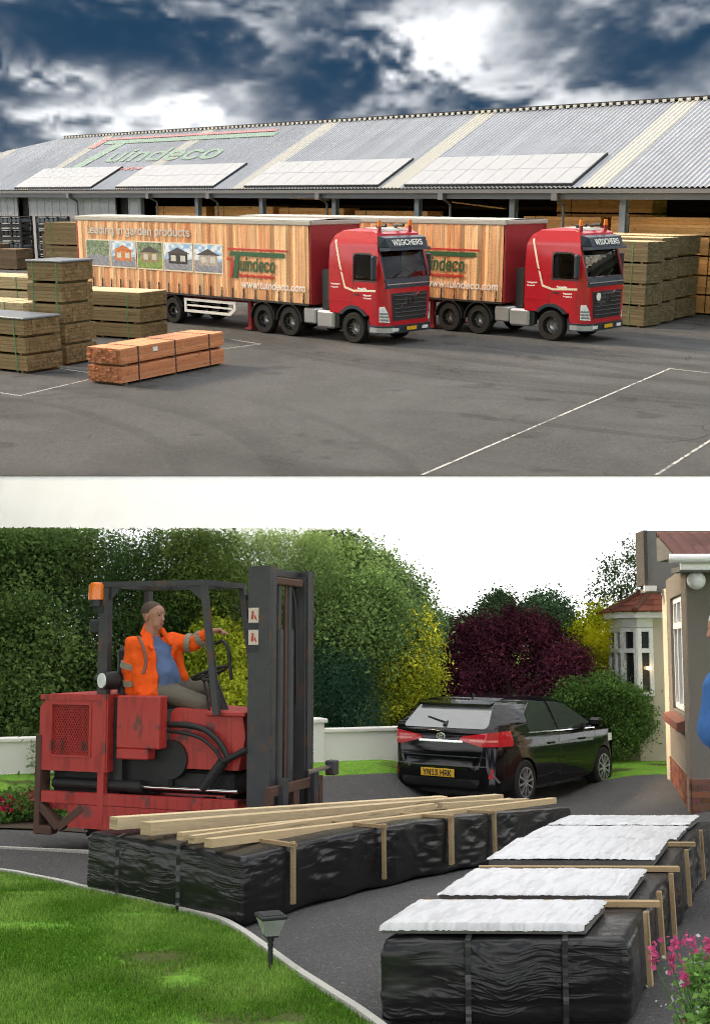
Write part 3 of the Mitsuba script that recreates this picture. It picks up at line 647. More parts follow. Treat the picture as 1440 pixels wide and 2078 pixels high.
    C('lining', unman((cavity - man(fix(bx(1.12, 3.19, -1.14, 1.14, 1.62, 3.2)))) - holes), 'black_plastic')
    C('wiper', cat([bar((3.36, y, 2.20), (3.24, y + .55, 2.42), .02, .03) for y in (-.75, .05)]), 'black_plastic')
    C('interior', cat([rbx(1.25, 1.75, -.95, -.35, 1.75, 2.85, .08), rbx(1.75, 2.2, -.95, -.35, 1.75, 2.0, .05), rbx(1.25, 1.75, .35, .95, 1.75, 2.85, .08), rbx(1.75, 2.2, .35, .95, 1.75, 2.0, .05), bx(2.8, 3.2, -1.1, 1.1, 1.72, 2.12)]), 'black_plastic')
    C('steering_wheel', tube([(2.62 + .09 * math.sin(a), .65 + .22 * math.cos(a), 2.22 + .18 * math.sin(a)) for a in np.arange(20) * math.pi / 10], .018, 8, True), 'black_plastic')
    C('windscreen_surround', patch(.008, extr(Polygon([(-1.17, 2.08), (1.17, 2.08), (1.11, 3.22), (-1.11, 3.22)]).difference(Polygon(wscreen)), 1.2, 'x', 2.75)), 'navy_plastic')
    C('dash_panel', patch(.012, extr([(-1.16, 1.88), (1.16, 1.88), (1.13, 2.078), (-1.13, 2.078)], 1.4, 'x', 2.8)), 'navy_plastic')
    C('bright_trim', patch(.022, extr([(-1.1, 1.995), (1.1, 1.995), (1.1, 2.025), (-1.1, 2.025)], 1.2, 'x', 3.05)), 'silver_tank')
    C('sun_visor', hull([(2.95, -1.12, 3.56), (2.95, 1.12, 3.56), (3.22, -1.05, 3.50), (3.22, 1.05, 3.50), (3.36, -1.0, 3.20), (3.36, 1.0, 3.20), (3.02, -1.14, 3.2), (3.02, 1.14, 3.2)]), 'navy_plastic')
    C('sun_visor', hull([(3.05, -1.14, 3.19), (3.05, 1.14, 3.19), (3.42, -1.06, 3.19), (3.42, 1.06, 3.19), (3.46, -1.08, 3.10), (3.46, 1.08, 3.10), (3.1, -1.15, 3.08), (3.1, 1.15, 3.08)]), 'navy_plastic')
    nrm = np.array([.30, 0, .14]); tilt = frame((3.344, -.76, 3.262), (0, 1, 0), (-.14, 0, .30))
    C('lettering', xf(text('WIGCHERS', .19, .012, True, width=1.52), tilt), 'print_white')
    C('grille', patch(.014, extr([(-.86, .82), (.86, .82), (.94, 1.72), (-.94, 1.72)], 1.2, 'x', 2.9)), 'black_plastic')
    C('grille_slat', cat([rbx(3.452, 3.49, -.82, .82, z, z + .035, .01) for z in (.92, 1.06, 1.20, 1.34, 1.48, 1.62)]), 'navy_plastic')
    C('emblem', cat([bar((3.475, -.42, 1.24), (3.475, .42, 1.7), .03, .05, (1, 0, 0)), xf(lathe([(.11, 0), (.14, 0), (.14, .03), (.11, .03), (.11, 0)], 24), frame((3.47, 0, 1.48), (0, 1, 0), (0, 0, 1)))]), 'chrome')
    C('bumper', patch(.05, extr([(-1.4, .40), (1.4, .40), (1.4, .66), (-1.4, .66)], 1.4, 'x', 2.75)), 'navy_plastic')
    C('bumper_corner', patch(.056, cat([extr([(-1.4, .44), (-.85, .44), (-.85, .60), (-1.4, .60)], 1.4, 'x', 2.8)])), 'silver_tank')
    for s in (-1, 1):
        C('headlight', patch(.018, extr([(s * 1.00, .76), (s * 1.3, .80), (s * 1.3, 1.26), (s * 1.17, 1.30), (s * 1.07, 1.05)], .7, 'x', 3.16)), 'lamp_white', label='white headlight')
        C('headlight_cell', patch(.026, cat([extr([(s * 1.05, z), (s * 1.24, z + .01), (s * 1.24, z + .075), (s * 1.07, z + .07)], .7, 'x', 3.16) for z in (.82, .92, 1.02)])), 'headlight_grey')
        C('fog_light', patch(.062, extr([(s * .62, .47), (s * .92, .47), (s * .92, .58), (s * .62, .58)], .8, 'x', 3.1)), 'lamp_white')
        C('mirror', cat([rbx(2.98, 3.14, s * 1.42 - .1, s * 1.42 + .1, 2.15, 2.95, .05), bar((2.9, s * 1.2, 2.9), (3.05, s * 1.42, 2.9), .05, .05), bar((2.9, s * 1.2, 2.2), (3.05, s * 1.42, 2.2), .05, .05)]), 'navy_plastic', smooth=25)
        C('beacon', cat([cyl((2.75, s * .78, 3.86), (2.75, s * .78, 4.06), .075, 14, .06), ]), 'amber', smooth=40, label='orange flashing beacon on the cab roof')
        C('beacon_mount', cyl((2.75, s * .78, 3.6), (2.75, s * .78, 3.86), .06, 12), 'bulkhead_red')
        C('air_horn', cat([cyl((2.3, s * .45, 3.87), (2.75, s * .45, 3.88), .035, 10, .06), bx(2.35, 2.45, s * .45 - .03, s * .45 + .03, 3.75, 3.86)]), 'black_plastic')
    C('roof_panel', patch(.012, bx(1.5, 2.7, -.7, .7, 3.6, 4.0)), 'grey_tarp')
    C('number_plate', bx(3.53, 3.54, -.26, .26, .48, .60), 'plate_yellow')
    stripe = LineString([(1.12, 3.42), (1.62, 1.86), (2.02, 1.76), (3.0, 1.80)]).buffer(.035, cap_style=2, join_style=2)
    C('stripe', patch(.006, extr(stripe, 8, 'y', -4)), 'cream_stripe')
    dl = [LineString([(1.98, 3.02), (1.98, 1.9), (1.88, 1.2)]), LineString([(2.98, 2.1), (3.0, .95)]), LineString([(.9, 1.42), (1.9, 1.40), (2.9, .98)]), LineString([(.9, 2.6), (1.95, 2.2)])]
    for q in dl[:2]: C('panel_gap', patch(.002, extr(q.buffer(.011, cap_style=2), 8, 'y', -4)), 'black_plastic')
    for q in dl[2:]: C('crease', patch(.012, extr(q.buffer(.025, cap_style=2), 8, 'y', -4)), 'truck_red')
    for (w_, h_, x_, z_) in ((.42, .06, .98, 1.92), (.34, .05, .98, 1.82), (.40, .08, 2.20, 1.80), (.36, .06, 2.46, 1.60), (.36, .05, 2.46, 1.51)):
        C('small_lettering', xf(extr(scribble(w_, h_, 7), .003, 'z'), onside(x_, z_, 1.25)), 'print_white')
    C('window_frame', patch(.006, extr(sidewin.buffer(.05).difference(sidewin), 8, 'y', -4)), 'black_plastic')
    C('arch_trim', patch(.03, extr(Polygon([(2.0 + .76 * math.cos(a), .52 + .76 * math.sin(a)) for a in np.linspace(-.1, math.pi + .1, 30)]), 8, 'y', -4), ), 'navy_plastic', smooth=30)
    C('door_handle', bx(2.06, 2.26, -1.262, -1.246, 1.62, 1.67), 'black_plastic')
    C('step', cat([bx(2.72, 3.0, -1.262, -1.246, .55, .62), bx(.95, 1.3, -1.2, -1.0, .5, .96)]), 'black_plastic')
    return k
YAW = .831
def lorryM(x, y): return UT(x + 1.275 * math.cos(YAW), y + 1.275 * math.sin(YAW), YAW - math.pi / 2)
L1 = lorry(lorryM(-1.557, 41.57), 'nearer left red lorry with a wood-print curtain trailer showing five garden pictures', True)
L2 = dup(L1, 'articulated_lorry', lorryM(5.212, 42.25), 'right red lorry by the olive timber, its wood-print trailer half hidden by the other cab', 'lorry', 'lorries parked in the yard')
part(L2 + '__cab', 'round_badge', cyl((3.47, -.66, 1.55), (3.50, -.66, 1.55), .13, 20), 'print_white', lorryM(5.212, 42.25))
# ================================================================== LOWER PLACE: the garden and its drive
rng = np.random.default_rng(21)
def pxw(px, py, y):
    """a point of the garden seen at pixel px, py of the 1440 x 2078 photograph, y metres away: used once, to place things"""
    cx, cz = (px - 720) / 2400, (1039 - py) / 2400
    d = np.array([cx, math.cos(PITCH) - cz * math.sin(PITCH), math.sin(PITCH) + cz * math.cos(PITCH)])
    return np.array([0, 0, CAM_Z]) + d * y / d[1]
def sheet(fx, fy, nu, nv, dz):
    def fn(u, v):
        x, y = fx(u, v), fy(u, v); return x, y, gz(x, y) + dz
    return grid(fn, nu, nv)[0]
ax = np.concatenate([-np.geomspace(700, 9, 25), np.linspace(-8.5, 8.5, 70), np.geomspace(9, 700, 25)])
ay = np.concatenate([[-40, -8], np.linspace(0, 27, 110), np.geomspace(28, 900, 25)])
gx, gy = np.meshgrid(ax, ay, indexing='ij')
gv = np.stack([gx, gy, gz(gx, gy) - .03], -1).reshape(-1, 3); i, j = np.meshgrid(np.arange(len(ax) - 1), np.arange(len(ay) - 1), indexing='ij'); a_ = (i * len(ay) + j).ravel()
structure('ground', trimesh.Trimesh(gv, np.vstack([np.c_[a_, a_ + len(ay), a_ + len(ay) + 1], np.c_[a_, a_ + len(ay) + 1, a_ + 1]]), process=False), 'lawn_ground', T(), 'green grass ground around and behind the garden', 'ground', smooth=True)
FARX = [-14, -6, -3.3, -2.2, -1.2, 0.7, 1.0, 3.3, 3.6, 4.4, 9]; FARY = [12.6, 12.8, 13.0, 14.8, 16.6, 17.4, 21.2, 21.2, 19.0, 18.6, 18.4]
structure('driveway', sheet(lambda u, v: -14 + 23 * u, lambda u, v: .5 + v * (np.interp(-14 + 23 * u, FARX, FARY) - .5), 300, 160, -.008), 'drive_asphalt', T(), 'dark grey asphalt driveway under the wrapped bundles', 'driveway', smooth=True)
KX = [-6, -4, -2.79, -2.48, -2.14, -1.93, -1.4, -.91, -.72, -.51, -.32, -.15, .06, .3, .5]; KY = [10.8, 10.2, 9.55, 9.29, 8.97, 8.74, 8.27, 7.77, 7.47, 7.0, 6.55, 6.19, 5.74, 5.1, 4.4]
lawn = structure('lawn', sheet(lambda u, v: -6 + 6.5 * u, lambda u, v: 2.5 + v * (np.interp(-6 + 6.5 * u, KX, KY) - 2.53), 160, 90, .012), 'lawn_ground', T(), 'near lawn in the lower left corner', 'lawn', smooth=True)
kp = smoothpath(np.c_[KX, KY], 5); kp = kp[kp[:, 0] > -4]
kz = gz(kp[:, 0], kp[:, 1])
q = LineString(kp).buffer(.022, cap_style=2)
kb = trimesh.creation.extrude_polygon(q, .075, engine='earcut'); kb.vertices[:, 2] += gz(kb.vertices[:, 0], kb.vertices[:, 1]) - .03
structure('kerb', kb, 'kerb_white', T(), 'narrow white concrete edging between the near lawn and the drive', 'kerb')
q2 = LineString([(-9, 11.75), (-4.5, 11.5), (-2.1, 11.18)]).buffer(.035, cap_style=2)
kb2 = trimesh.creation.extrude_polygon(q2, .03, engine='earcut'); kb2.vertices[:, 2] += gz(kb2.vertices[:, 0], kb2.vertices[:, 1]) - .005
structure('kerb', kb2, 'kerb_white', T(), 'thin pale drain strip across the drive behind the forklift', 'kerb')

# ---- grass blades of the near lawn
SOIL = [(-2.05, 7.6, .42, .14), (-1.12, 6.85, .28, .18), (-.92, 6.40, .16, .22), (-.62, 5.62, .28, .20), (-.30, 5.75, .1, .12), (-2.3, 8.6, .25, .1), (-1.4, 7.9, .25, .08)]
n = 210000
x = rng.uniform(-3.3, .1, n); ky = np.interp(x, KX, KY); y = rng.uniform(5.2, 9.7, n)
soil = sum(np.exp(-((x - a) / c) ** 2 - ((y - b) / d) ** 2) for a, b, c, d in SOIL)
patch_n = meshkit.fbm(np.c_[x * 2.2, y * 2.2, 0 * x], 3, 4)
ok = (y < ky - .03) & (rng.random(n) > np.clip(soil * 1.1, 0, .93))
x, y, patch_n, soil = x[ok], y[ok], patch_n[ok], soil[ok]; n = len(x)
h = rng.uniform(.022, .052, n) * (.75 + .5 * patch_n); w = rng.uniform(.0022, .0042, n) * 1.25; th = rng.uniform(0, 6.28, n); ln = rng.uniform(-.6, .6, n) * h; l2 = rng.uniform(0, 6.28, n)
base = np.c_[x, y, gz(x, y) + .005]; dx = np.c_[np.cos(th) * w, np.sin(th) * w, 0 * x]
tip = base + np.c_[np.cos(l2) * ln, np.sin(l2) * ln, h]
V = np.stack([base - dx, base + dx, tip], 1).reshape(-1, 3)
t_ = rng.random(n)[:, None]; pn = np.clip((patch_n - .3) / .4, 0, 1)[:, None]
cb = np.array([.125, .28, .03]) * (1 - pn) + np.array([.31, .50, .10]) * pn
col = cb * (.7 + .6 * t_) + (rng.random(n)[:, None] > .96) * np.array([.06, .03, .0])
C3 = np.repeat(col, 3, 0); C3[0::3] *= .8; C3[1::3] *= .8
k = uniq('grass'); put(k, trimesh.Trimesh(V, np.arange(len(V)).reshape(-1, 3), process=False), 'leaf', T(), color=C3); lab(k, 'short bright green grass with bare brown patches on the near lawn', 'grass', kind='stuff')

# ---- wrapped bundles
def rounded_grid(hx, hy, hz, r, step):
    """the faces of a rounded box as grids: points, normals, faces, uv"""
    out = []
    for ax_, s in ((0, -1), (0, 1), (1, -1), (1, 1), (2, 1)):
        o = [k for k in range(3) if k != ax_]; H = (hx, hy, hz)
        n0, n1 = max(3, int(2 * H[o[0]] / step)), max(3, int(2 * H[o[1]] / step))
        a, b = np.meshgrid(np.linspace(-1, 1, n0) * H[o[0]], np.linspace(-1, 1, n1) * H[o[1]], indexing='ij')
        P = np.zeros(a.shape + (3,)); P[..., ax_] = s * H[ax_]; P[..., o[0]] = a; P[..., o[1]] = b
        c = np.clip(P, -np.array(H) + r, np.array(H) - r); d = P - c; N = d / np.linalg.norm(d, axis=-1, keepdims=True); P = c + N * r
        i, j = np.meshgrid(np.arange(n0 - 1), np.arange(n1 - 1), indexing='ij'); q = (i * n1 + j).ravel()
        f = np.vstack([np.c_[q, q + n1, q + n1 + 1], np.c_[q, q + n1 + 1, q + 1]])
        if (s > 0) == (ax_ == 1): f = f[:, ::-1]
        uv = np.stack([a, b], -1) if ax_ != 2 else np.stack([b, a], -1)
        if ax_ == 1: uv = uv * [.55, .22] + 7
        if ax_ == 2: uv = uv * [.5, .3] + 3
        out.append((P.reshape(-1, 3), N.reshape(-1, 3), f, uv.reshape(-1, 2)))
    return out
class Foot:
    """a bundle on four ground corners: near left, near right, far right, far left; st = (along, across) in metres"""
    def __init__(s, nl, nr, fr, fl, h): s.c = [np.array(p, float) for p in (nl, nr, fr, fl)]; s.h = h; s.L = np.linalg.norm(s.c[2] - s.c[1]); s.W = np.linalg.norm(s.c[1] - s.c[0])
    def xy(s, a, b):
        """a 0..1 near to far, b 0..1 left to right"""
        a, b = np.asarray(a)[..., None], np.asarray(b)[..., None]
        return (1 - a) * ((1 - b) * s.c[0] + b * s.c[1]) + a * ((1 - b) * s.c[3] + b * s.c[2])
    def at(s, a, b, z):
        p = s.xy(a, b); return np.concatenate([p, (gz(p[..., 0], p[..., 1]) + np.asarray(z))[..., None]], -1)
    def quad(s, a0, a1, b0, b1, z0, z1, n=2, noise_=0.0, seed=0):
        """a slab over the footprint"""
        P = []
        for z in (z0, z1):
            for a, b in ((a0, b0), (a0, b1), (a1, b1), (a1, b0)): P.append(s.at(np.float64(a), np.float64(b), z))
        return hull(P)
def wrapped(name, label, F, seed, group):
    t = thing(name, label, 'wrapped timber bundle', group)
    V, FF, UV = [], [], []; base = 0
    for P, N, f, uv in rounded_grid(F.L / 2, F.W / 2, F.h / 2, .038, .011):
        q = P * [1, 1, 1]
        w = meshkit.fbm(np.c_[q[:, 0] * 3, q[:, 1] * 3, q[:, 2] * 9] + seed, 3, seed)
        wr = meshkit.fbm(np.c_[q[:, 0] * 2.2, q[:, 1] * 2.2, q[:, 2] * 34 + 3 * w] + seed, 3, seed + 4)
        end = np.clip((np.abs(q[:, 0]) - (F.L / 2 - .45)) / .3, 0, 1)
        wave = (.010 * np.sin(q[:, 0] * 9 + 4 * w) * (1 - end)) * (np.abs(N[:, 1]) > .5)
        low = np.clip(.5 - (q[:, 2] / F.h), 0, 1)
        wf = meshkit.fbm(np.c_[q[:, 0] * 4 + 2 * w, q[:, 1] * 5 + 2 * w, q[:, 2] * 75 + 6 * w] + seed, 3, seed + 9)
        d = (w - .5) * .026 + (wr - .5) * (.003 + .008 * end) + (np.abs(wf - .5) - .1) * -.013 * (.1 + .9 * end) + wave + end * .022 * np.sin(low * 3.1) + end * .03 * (meshkit.fbm(np.c_[q[:, 1] * 2.6, q[:, 2] * 3, 0 * w] + seed, 2, seed) - .5)
        q = q + N * d[:, None] * (1 - .5 * (N[:, 2:] > .5))
        a, b, z = q[:, 0] / F.L + .5, .5 - q[:, 1] / F.W, np.maximum(q[:, 2] + F.h / 2, .0)
        V.append(F.at(a, b, z)); FF.append(f + base); UV.append(uv + seed); base += len(P)
    m = trimesh.Trimesh(np.vstack(V), np.vstack(FF), process=False); m.fix_normals()
    part(t, 'black_wrapping', m, 'black_film', T(), smooth=True, uv=np.vstack(UV))
    return t
FL = Foot((-1.92, 8.72), (-.70, 7.62), (2.12, 11.85), (1.15, 12.5), .43)
FR = Foot((.12, 5.72), (1.27, 5.70), (2.93, 9.96), (1.76, 9.98), .39)
wl = wrapped('wrapped_bundle', 'long black plastic wrapped bundle with loose beams on top, beside the forklift', FL, 3, 'black wrapped bundles on the drive')
wr_ = wrapped('wrapped_bundle', 'long black plastic wrapped bundle topped with white packets, nearest the camera', FR, 8, 'black wrapped bundles on the drive')
def bmesh_(p0, p1, w, h, pal, rag=0):
    """a sawn piece from p0 to p1 (bottom centre line)"""
    p0, p1 = np.asarray(p0, float), np.asarray(p1, float); L = np.linalg.norm(p1 - p0)
    m, uv = boards([(0, L, -w / 2, w / 2, 0, h, 0)], pal, rng)
    d = (p1 - p0) / L; s_ = np.cross([0, 0, 1], d); s_ /= np.linalg.norm(s_); M = np.eye(4); M[:3, 0], M[:3, 1], M[:3, 2], M[:3, 3] = d, s_, np.cross(d, s_), p0
    return xf(m, M), uv
def batten(t, F, a, side, lean=0.0, z1=None, w=.055):
    b = 1.035 if side > 0 else -.035
    p0, p1 = F.at(np.float64(a), np.float64(b), .07), F.at(np.float64(a + lean), np.float64(b - .012 * side), z1 or F.h + .035)
    d = p1 - p0; m, uv = boards([(0, np.linalg.norm(d), -w / 2, w / 2, -.012, .012, 0)], 5, rng)
    e = F.c[2] - F.c[1]; e = np.r_[e / np.linalg.norm(e), 0]; d = d / np.linalg.norm(d); M = np.eye(4); M[:3, 0], M[:3, 1], M[:3, 2], M[:3, 3] = d, e, np.cross(d, e), p0
    part(t, 'side_batten', xf(m, M), 'wood', T(), uv=uv)
def cross(t, F, a, b0=-.05, b1=1.06, z=None, w=.06, h=.035):
    z = F.h + .004 if z is None else z
    m, uv = bmesh_(F.at(np.float64(a), np.float64(b0), z), F.at(np.float64(a), np.float64(b1), z), w, h, 5)
    part(t, 'cross_batten', m, 'wood', T(), uv=uv)
def tape(t, F, a=None, b=None, w=.013):
    if b is not None:   # over the near end
        P = [F.at(np.float64(0), np.float64(b), z) for z in np.linspace(.0, F.h, 26)]
        off = np.array([0, -.045, 0]); mm = []
        pts = [p + off * (.55 + .75 * meshkit.fbm(np.array([i * .33, b * 9, 3.3]), 2)) for i, p in enumerate(P)] + [F.at(np.float64(.012), np.float64(b), F.h + .014), F.at(np.float64(.10), np.float64(b), F.h + .014)]
        V = []
        for p in pts: V += [p + [-w, 0, 0], p + [w, 0, 0]]
        f = [];
        for i in range(len(pts) - 1): f += [[2 * i, 2 * i + 1, 2 * i + 3], [2 * i, 2 * i + 3, 2 * i + 2]]
        m0 = trimesh.Trimesh(V, f, process=False); m1 = mv(m0, 0, .004, -.002); m1.faces = m1.faces[:, ::-1]
        part(t, 'clear_tape', cat([m0, m1]), 'clear_tape', T())
for a, w_ in ((.09, .03), (.31, .03), (.51, .055), (.66, .04)): batten(wl, FL, a, 1, .004, None, w_); cross(wl, FL, a, .55, 1.05, None, w_, .025)
for b in (.22, .62): tape(wl, FL, b=b)
for a, w_ in ((.095, .05), (.21, .05), (.33, .04), (.52, .04), (.74, .04)): batten(wr_, FR, a, 1, .0, None, w_)
cross(wr_, FR, .158, -.02, 1.05, None, .05, .028); cross(wr_, FR, .385, .0, 1.04, None, .05, .028); cross(wr_, FR, .60, .4, 1.04, None, .045, .025)
for b in (.35, .74): tape(wr_, FR, b=b)
m, uv = boards([(0, .5, -.03, .03, 0, .03, 0)], 5, rng); k = uniq('offcut'); put(k, m, 'wood', LT(2.52, 8.35, .0, .15), uv=uv); lab(k, 'short timber offcut on the asphalt at the right edge of the drive', 'plank')
# beams on the left bundle: near end and far end of each, as (along, across) of the bundle
BE = [(.005, .16, .80, .30, .09, .085, 'rearmost long beam on the left black bundle, nearest the forklift'), (.0, .40, .985, .36, .10, .085, 'thick long beam second from the forklift side on the left black bundle'),
      (.0, .62, .965, .52, .05, .052, 'third long beam from the forklift side on the left black bundle'), (-.005, .71, .62, .655, .055, .05, 'shorter thin beam in the middle of the left black bundle'),
      (-.012, .83, 1.02, .80, .06, .055, 'front long beam nearest the camera on the left black bundle'), (.64, .66, .97, .655, .055, .05, 'short beam in line behind the thin middle beam on the left black bundle'),
      (.50, .205, .93, .20, .07, .05, 'short beam lying beside the rearmost beam, near the forklift mast')]
for (a0, b0, a1, b1, w, h, l) in BE:
    z = FL.h + .034; m, uv = bmesh_(FL.at(np.float64(a0), np.float64(b0), z), FL.at(np.float64(a1), np.float64(b1), z), w, h, 2)
    k = uniq('timber_beam'); put(k, m, 'wood', T(), uv=uv); lab(k, l, 'timber beam', 'loose beams on the left bundle')
# white packets on the right bundle
PK = [(.004, .132, -.015, .83, .055, 'nearest white packet on the right black bundle'), (.178, .345, .02, .90, .045, 'second white packet from the camera on the right black bundle'),
      (.405, .585, .02, .90, .06, 'third white packet from the camera, with a bulging front, on the right bundle'), (.612, .776, .02, .93, .045, 'fourth white packet from the camera on the right bundle'), (.80, .988, .02, .93, .05, 'farthest white packet at the far end of the right bundle')]
for i, (a0, a1, b0, b1, h, l) in enumerate(PK):
    t = thing('white_packet', l, 'packet', 'white packets on the right bundle')
    part(t, 'slats', FR.quad(a0 + .004, a1 - .004, b0 + .006, b1 - .006, FR.h + .012, FR.h + h * .8), 'film_side', T())
    def fn(u, v):
        e = np.minimum(np.minimum(u, 1 - u), np.minimum(v, 1 - v)); ed = np.clip(e / .03, 0, 1)
        a, b = a0 + (a1 - a0) * u, b0 + (b1 - b0) * v
        nz = meshkit.fbm(np.stack([u * 5 + i * 3, v * 16, 0 * u], -1), 4, i) - .5
        rp = np.abs(meshkit.fbm(np.stack([u * 4 + i * 9, v * 38, 0 * u], -1), 3, i + 7) - .5)
        z = FR.h + h + .006 + .010 * nz + .016 * rp + .006 * np.sin(v * np.pi) * (i == 2) - .014 * (1 - ed) ** 2 * (1 if i == 0 else .5) - (.02 if i == 0 else .006) * (u < .012) + .006 * np.floor(u * 3.99) % 2 * 0
        P = FR.at(a - .006 * nz * (u < .1), b + .02 * (meshkit.fbm(np.stack([u * 14, 0 * u, 0 * u + i], -1), 2) - .5) * (v > .95), z); return P[..., 0], P[..., 1], P[..., 2]
    m, uv = grid(fn, 50, 150)
    if m.face_normals[:, 2].mean() < 0: m.faces = m.faces[:, ::-1]
    part(t, 'white_wrapping', m, 'white_film', T(), smooth=True, uv=uv * [.6, 1] + i * 3)

# ---- lawn lamp
mat('rear_lampgrey', (.34, .35, .35), .2, spec=.7)
lx, ly = -.455, 6.60
t = thing('garden_lamp', 'small black post lamp with a ribbed clear shade standing on the lawn', 'lamp'); M = LT(lx, ly, float(gz(lx, ly)) + .01, .35)
part(t, 'post', cat([cyl((0, 0, -.06), (0, 0, .175), .0135, 14), cyl((0, 0, .155), (0, 0, .185), .019, 14), cyl((0, 0, .13), (0, 0, .137), .017, 14)]), 'black_plastic', M, smooth=40)
part(t, 'shade', hull([(sx * r, sy * r, z) for sx in (-1, 1) for sy in (-1, 1) for r, z in ((.034, .187), (.052, .25), (.066, .275))]), 'lamp_shade' if 'lamp_shade' in scene else mat('lamp_shade', (.30, .31, .31), .2, spec=.7), M)
for s in range(4):
    for q in np.linspace(-1, 1, 7):
        R = trimesh.transformations.rotation_matrix(s * math.pi / 2, (0, 0, 1))
        part(t, 'rib', xf(bar((.0345, q * .030, .188), (.0535, q * .047, .25), .003, .004, (0, 1, 0)), R), 'rear_lampgrey', M)
part(t, 'collar', rbx(-.036, .036, -.036, .036, .176, .188, .004), 'black_plastic', M)
part(t, 'solar_cap', cat([rbx(-.074, .074, -.074, .074, .275, .297, .006), rbx(-.06, .06, -.06, .06, .2972, .301, .001)]), 'black_plastic', M)

# ---- foliage
def leaf_mesh(C, N, size, aspect, r, jitter=.9):
    """one bent leaf of two triangles at each point C, facing roughly N"""
    n = len(C); N = N + r.normal(0, jitter, (n, 3)); N /= np.linalg.norm(N, axis=1, keepdims=True)
    A = np.cross(N, r.normal(0, 1, (n, 3))); A /= np.linalg.norm(A, axis=1, keepdims=True) + 1e-9; B = np.cross(N, A)
    s = size * (.45 + 1.3 * r.random(n) ** 1.7)[:, None]
    V = np.stack([C - A * s * .5, C + B * s * .5 * aspect + N * s * .08, C + A * s * .5, C - B * s * .5 * aspect + N * s * .08], 1).reshape(-1, 3)
    b = np.arange(n) * 4; F = np.vstack([np.c_[b, b + 1, b + 2], np.c_[b, b + 2, b + 3]])
    return V, F
def crown(lobes, nclump, per, size, colA, colB, cr=.16, aspect=.6, droop=0.0, seed=0, ztop=None, jag=.0, fill=.25, blend=None, stretch=(1, 1, 1), gain=2.0):
    r = np.random.default_rng(seed); lob = np.array([list(c) + list(q) for c, q in lobes], float)
    wgt = lob[:, 3] * lob[:, 5] ; idx = r.choice(len(lob), nclump, p=wgt / wgt.sum())
    D = r.normal(0, 1, (nclump, 3)); D /= np.linalg.norm(D, axis=1, keepdims=True)
    rad = np.where(r.random(nclump) < fill, r.uniform(.3, .75, nclump), r.uniform(.76, 1.08, nclump))
    bump = 1 + .62 * (meshkit.fbm(D * 2.6 + idx[:, None] * 3.3, 3, seed) - .5)
    cc = lob[idx, :3] + D * lob[idx, 3:6] * (rad * bump)[:, None]
    inside = np.zeros(nclump)
    for L in lob: inside += (((cc - L[:3]) / L[3:6]) ** 2).sum(1) < .60
    keep = inside < 1.5; cc, D = cc[keep], D[keep]; nc = len(cc)
    tone = np.clip(.55 * r.random(nc) + 1.9 * (meshkit.fbm(cc * 1.7, 3, seed + 2) - .5) + .28, 0, 1)
    C = np.repeat(cc, per, 0); n = len(C); off = r.normal(0, 1, (n, 3)) * cr * r.uniform(.4, 1.2, (nc, 1)).repeat(per, 0) * np.array(stretch)
    off[:, 2] -= droop * np.abs(off[:, 0]) + droop * r.random(n) * cr
    C = C + off; N = np.repeat(D, per, 0) * .8 + np.array([0, -.1, .5])
    if ztop is not None:
        z1 = CAM_Z + C[:, 1] * ztop - r.random(n) ** 2 * jag
        C[:, 2] = np.where(C[:, 2] > z1, z1 - r.random(n) * .35, C[:, 2])
    ok = C[:, 2] > gz(C[:, 0], C[:, 1]) + .02; C, N = C[ok], N[ok]; tn = np.repeat(tone, per)[ok]
    V, F = leaf_mesh(C, N, size, aspect, r); n = len(C)
    t_ = np.clip(.8 * tn ** 1.3 + .25 * r.random(n), 0, 1)[:, None]
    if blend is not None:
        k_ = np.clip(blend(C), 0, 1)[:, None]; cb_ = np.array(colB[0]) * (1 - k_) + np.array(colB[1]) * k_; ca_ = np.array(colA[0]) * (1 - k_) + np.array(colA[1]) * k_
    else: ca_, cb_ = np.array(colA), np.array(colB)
    col = gain * (ca_ * (1 - t_) + cb_ * t_) * r.uniform(.7, 1.3, (n, 1))
    return trimesh.Trimesh(V, F, process=False), np.repeat(col, 4, 0)
def lobes_px(L, y, dy=.75, spread=.5, seed=0):
    """crown lobes from their outline in the photograph at distance y"""
    r = np.random.default_rng(seed + 99); out = []
    for (px, py, rx, ry) in L:
        yy = y + r.uniform(-1, 1) * spread; s = yy / 2400 * 1.01; p = pxw(px, py, yy)
        out.append((p, (rx * s, max(rx * s * dy, .25), ry * s)))
    return out
def tree(name, label, cat_, lobes, trunk, args, group=None, stem=.12):
    t = thing(name, label, cat_, group); x, y = trunk; z = float(gz(x, y)); top = np.mean([c for c, _ in lobes], 0)
    P = smoothpath([(x, y, z - .1), (x + .03, y, z + (top[2] - z) * .4), (top[0] * .6 + x * .4, y, top[2])], 6)
    part(t, 'trunk', tube(P, np.linspace(stem, stem * .35, len(P)), 9), 'bark', T(), smooth=True)
    for i, (c, q) in enumerate(lobes[:9]):
        j = P[min(len(P) - 2, 3 + i % (len(P) - 4))]; e = c + np.array([0, 0, q[2] * .4])
        Q = smoothpath([j, (j + e) / 2 + [0, 0, .1], e], 4); part(t, 'limb', tube(Q, np.linspace(stem * .4, stem * .08, len(Q)), 6), 'bark', T(), smooth=True)
    m, col = crown(lobes, **args); part(t, 'crown', m, 'leaf', T(), color=col, kind='stuff')
    return t
BAND = .0990
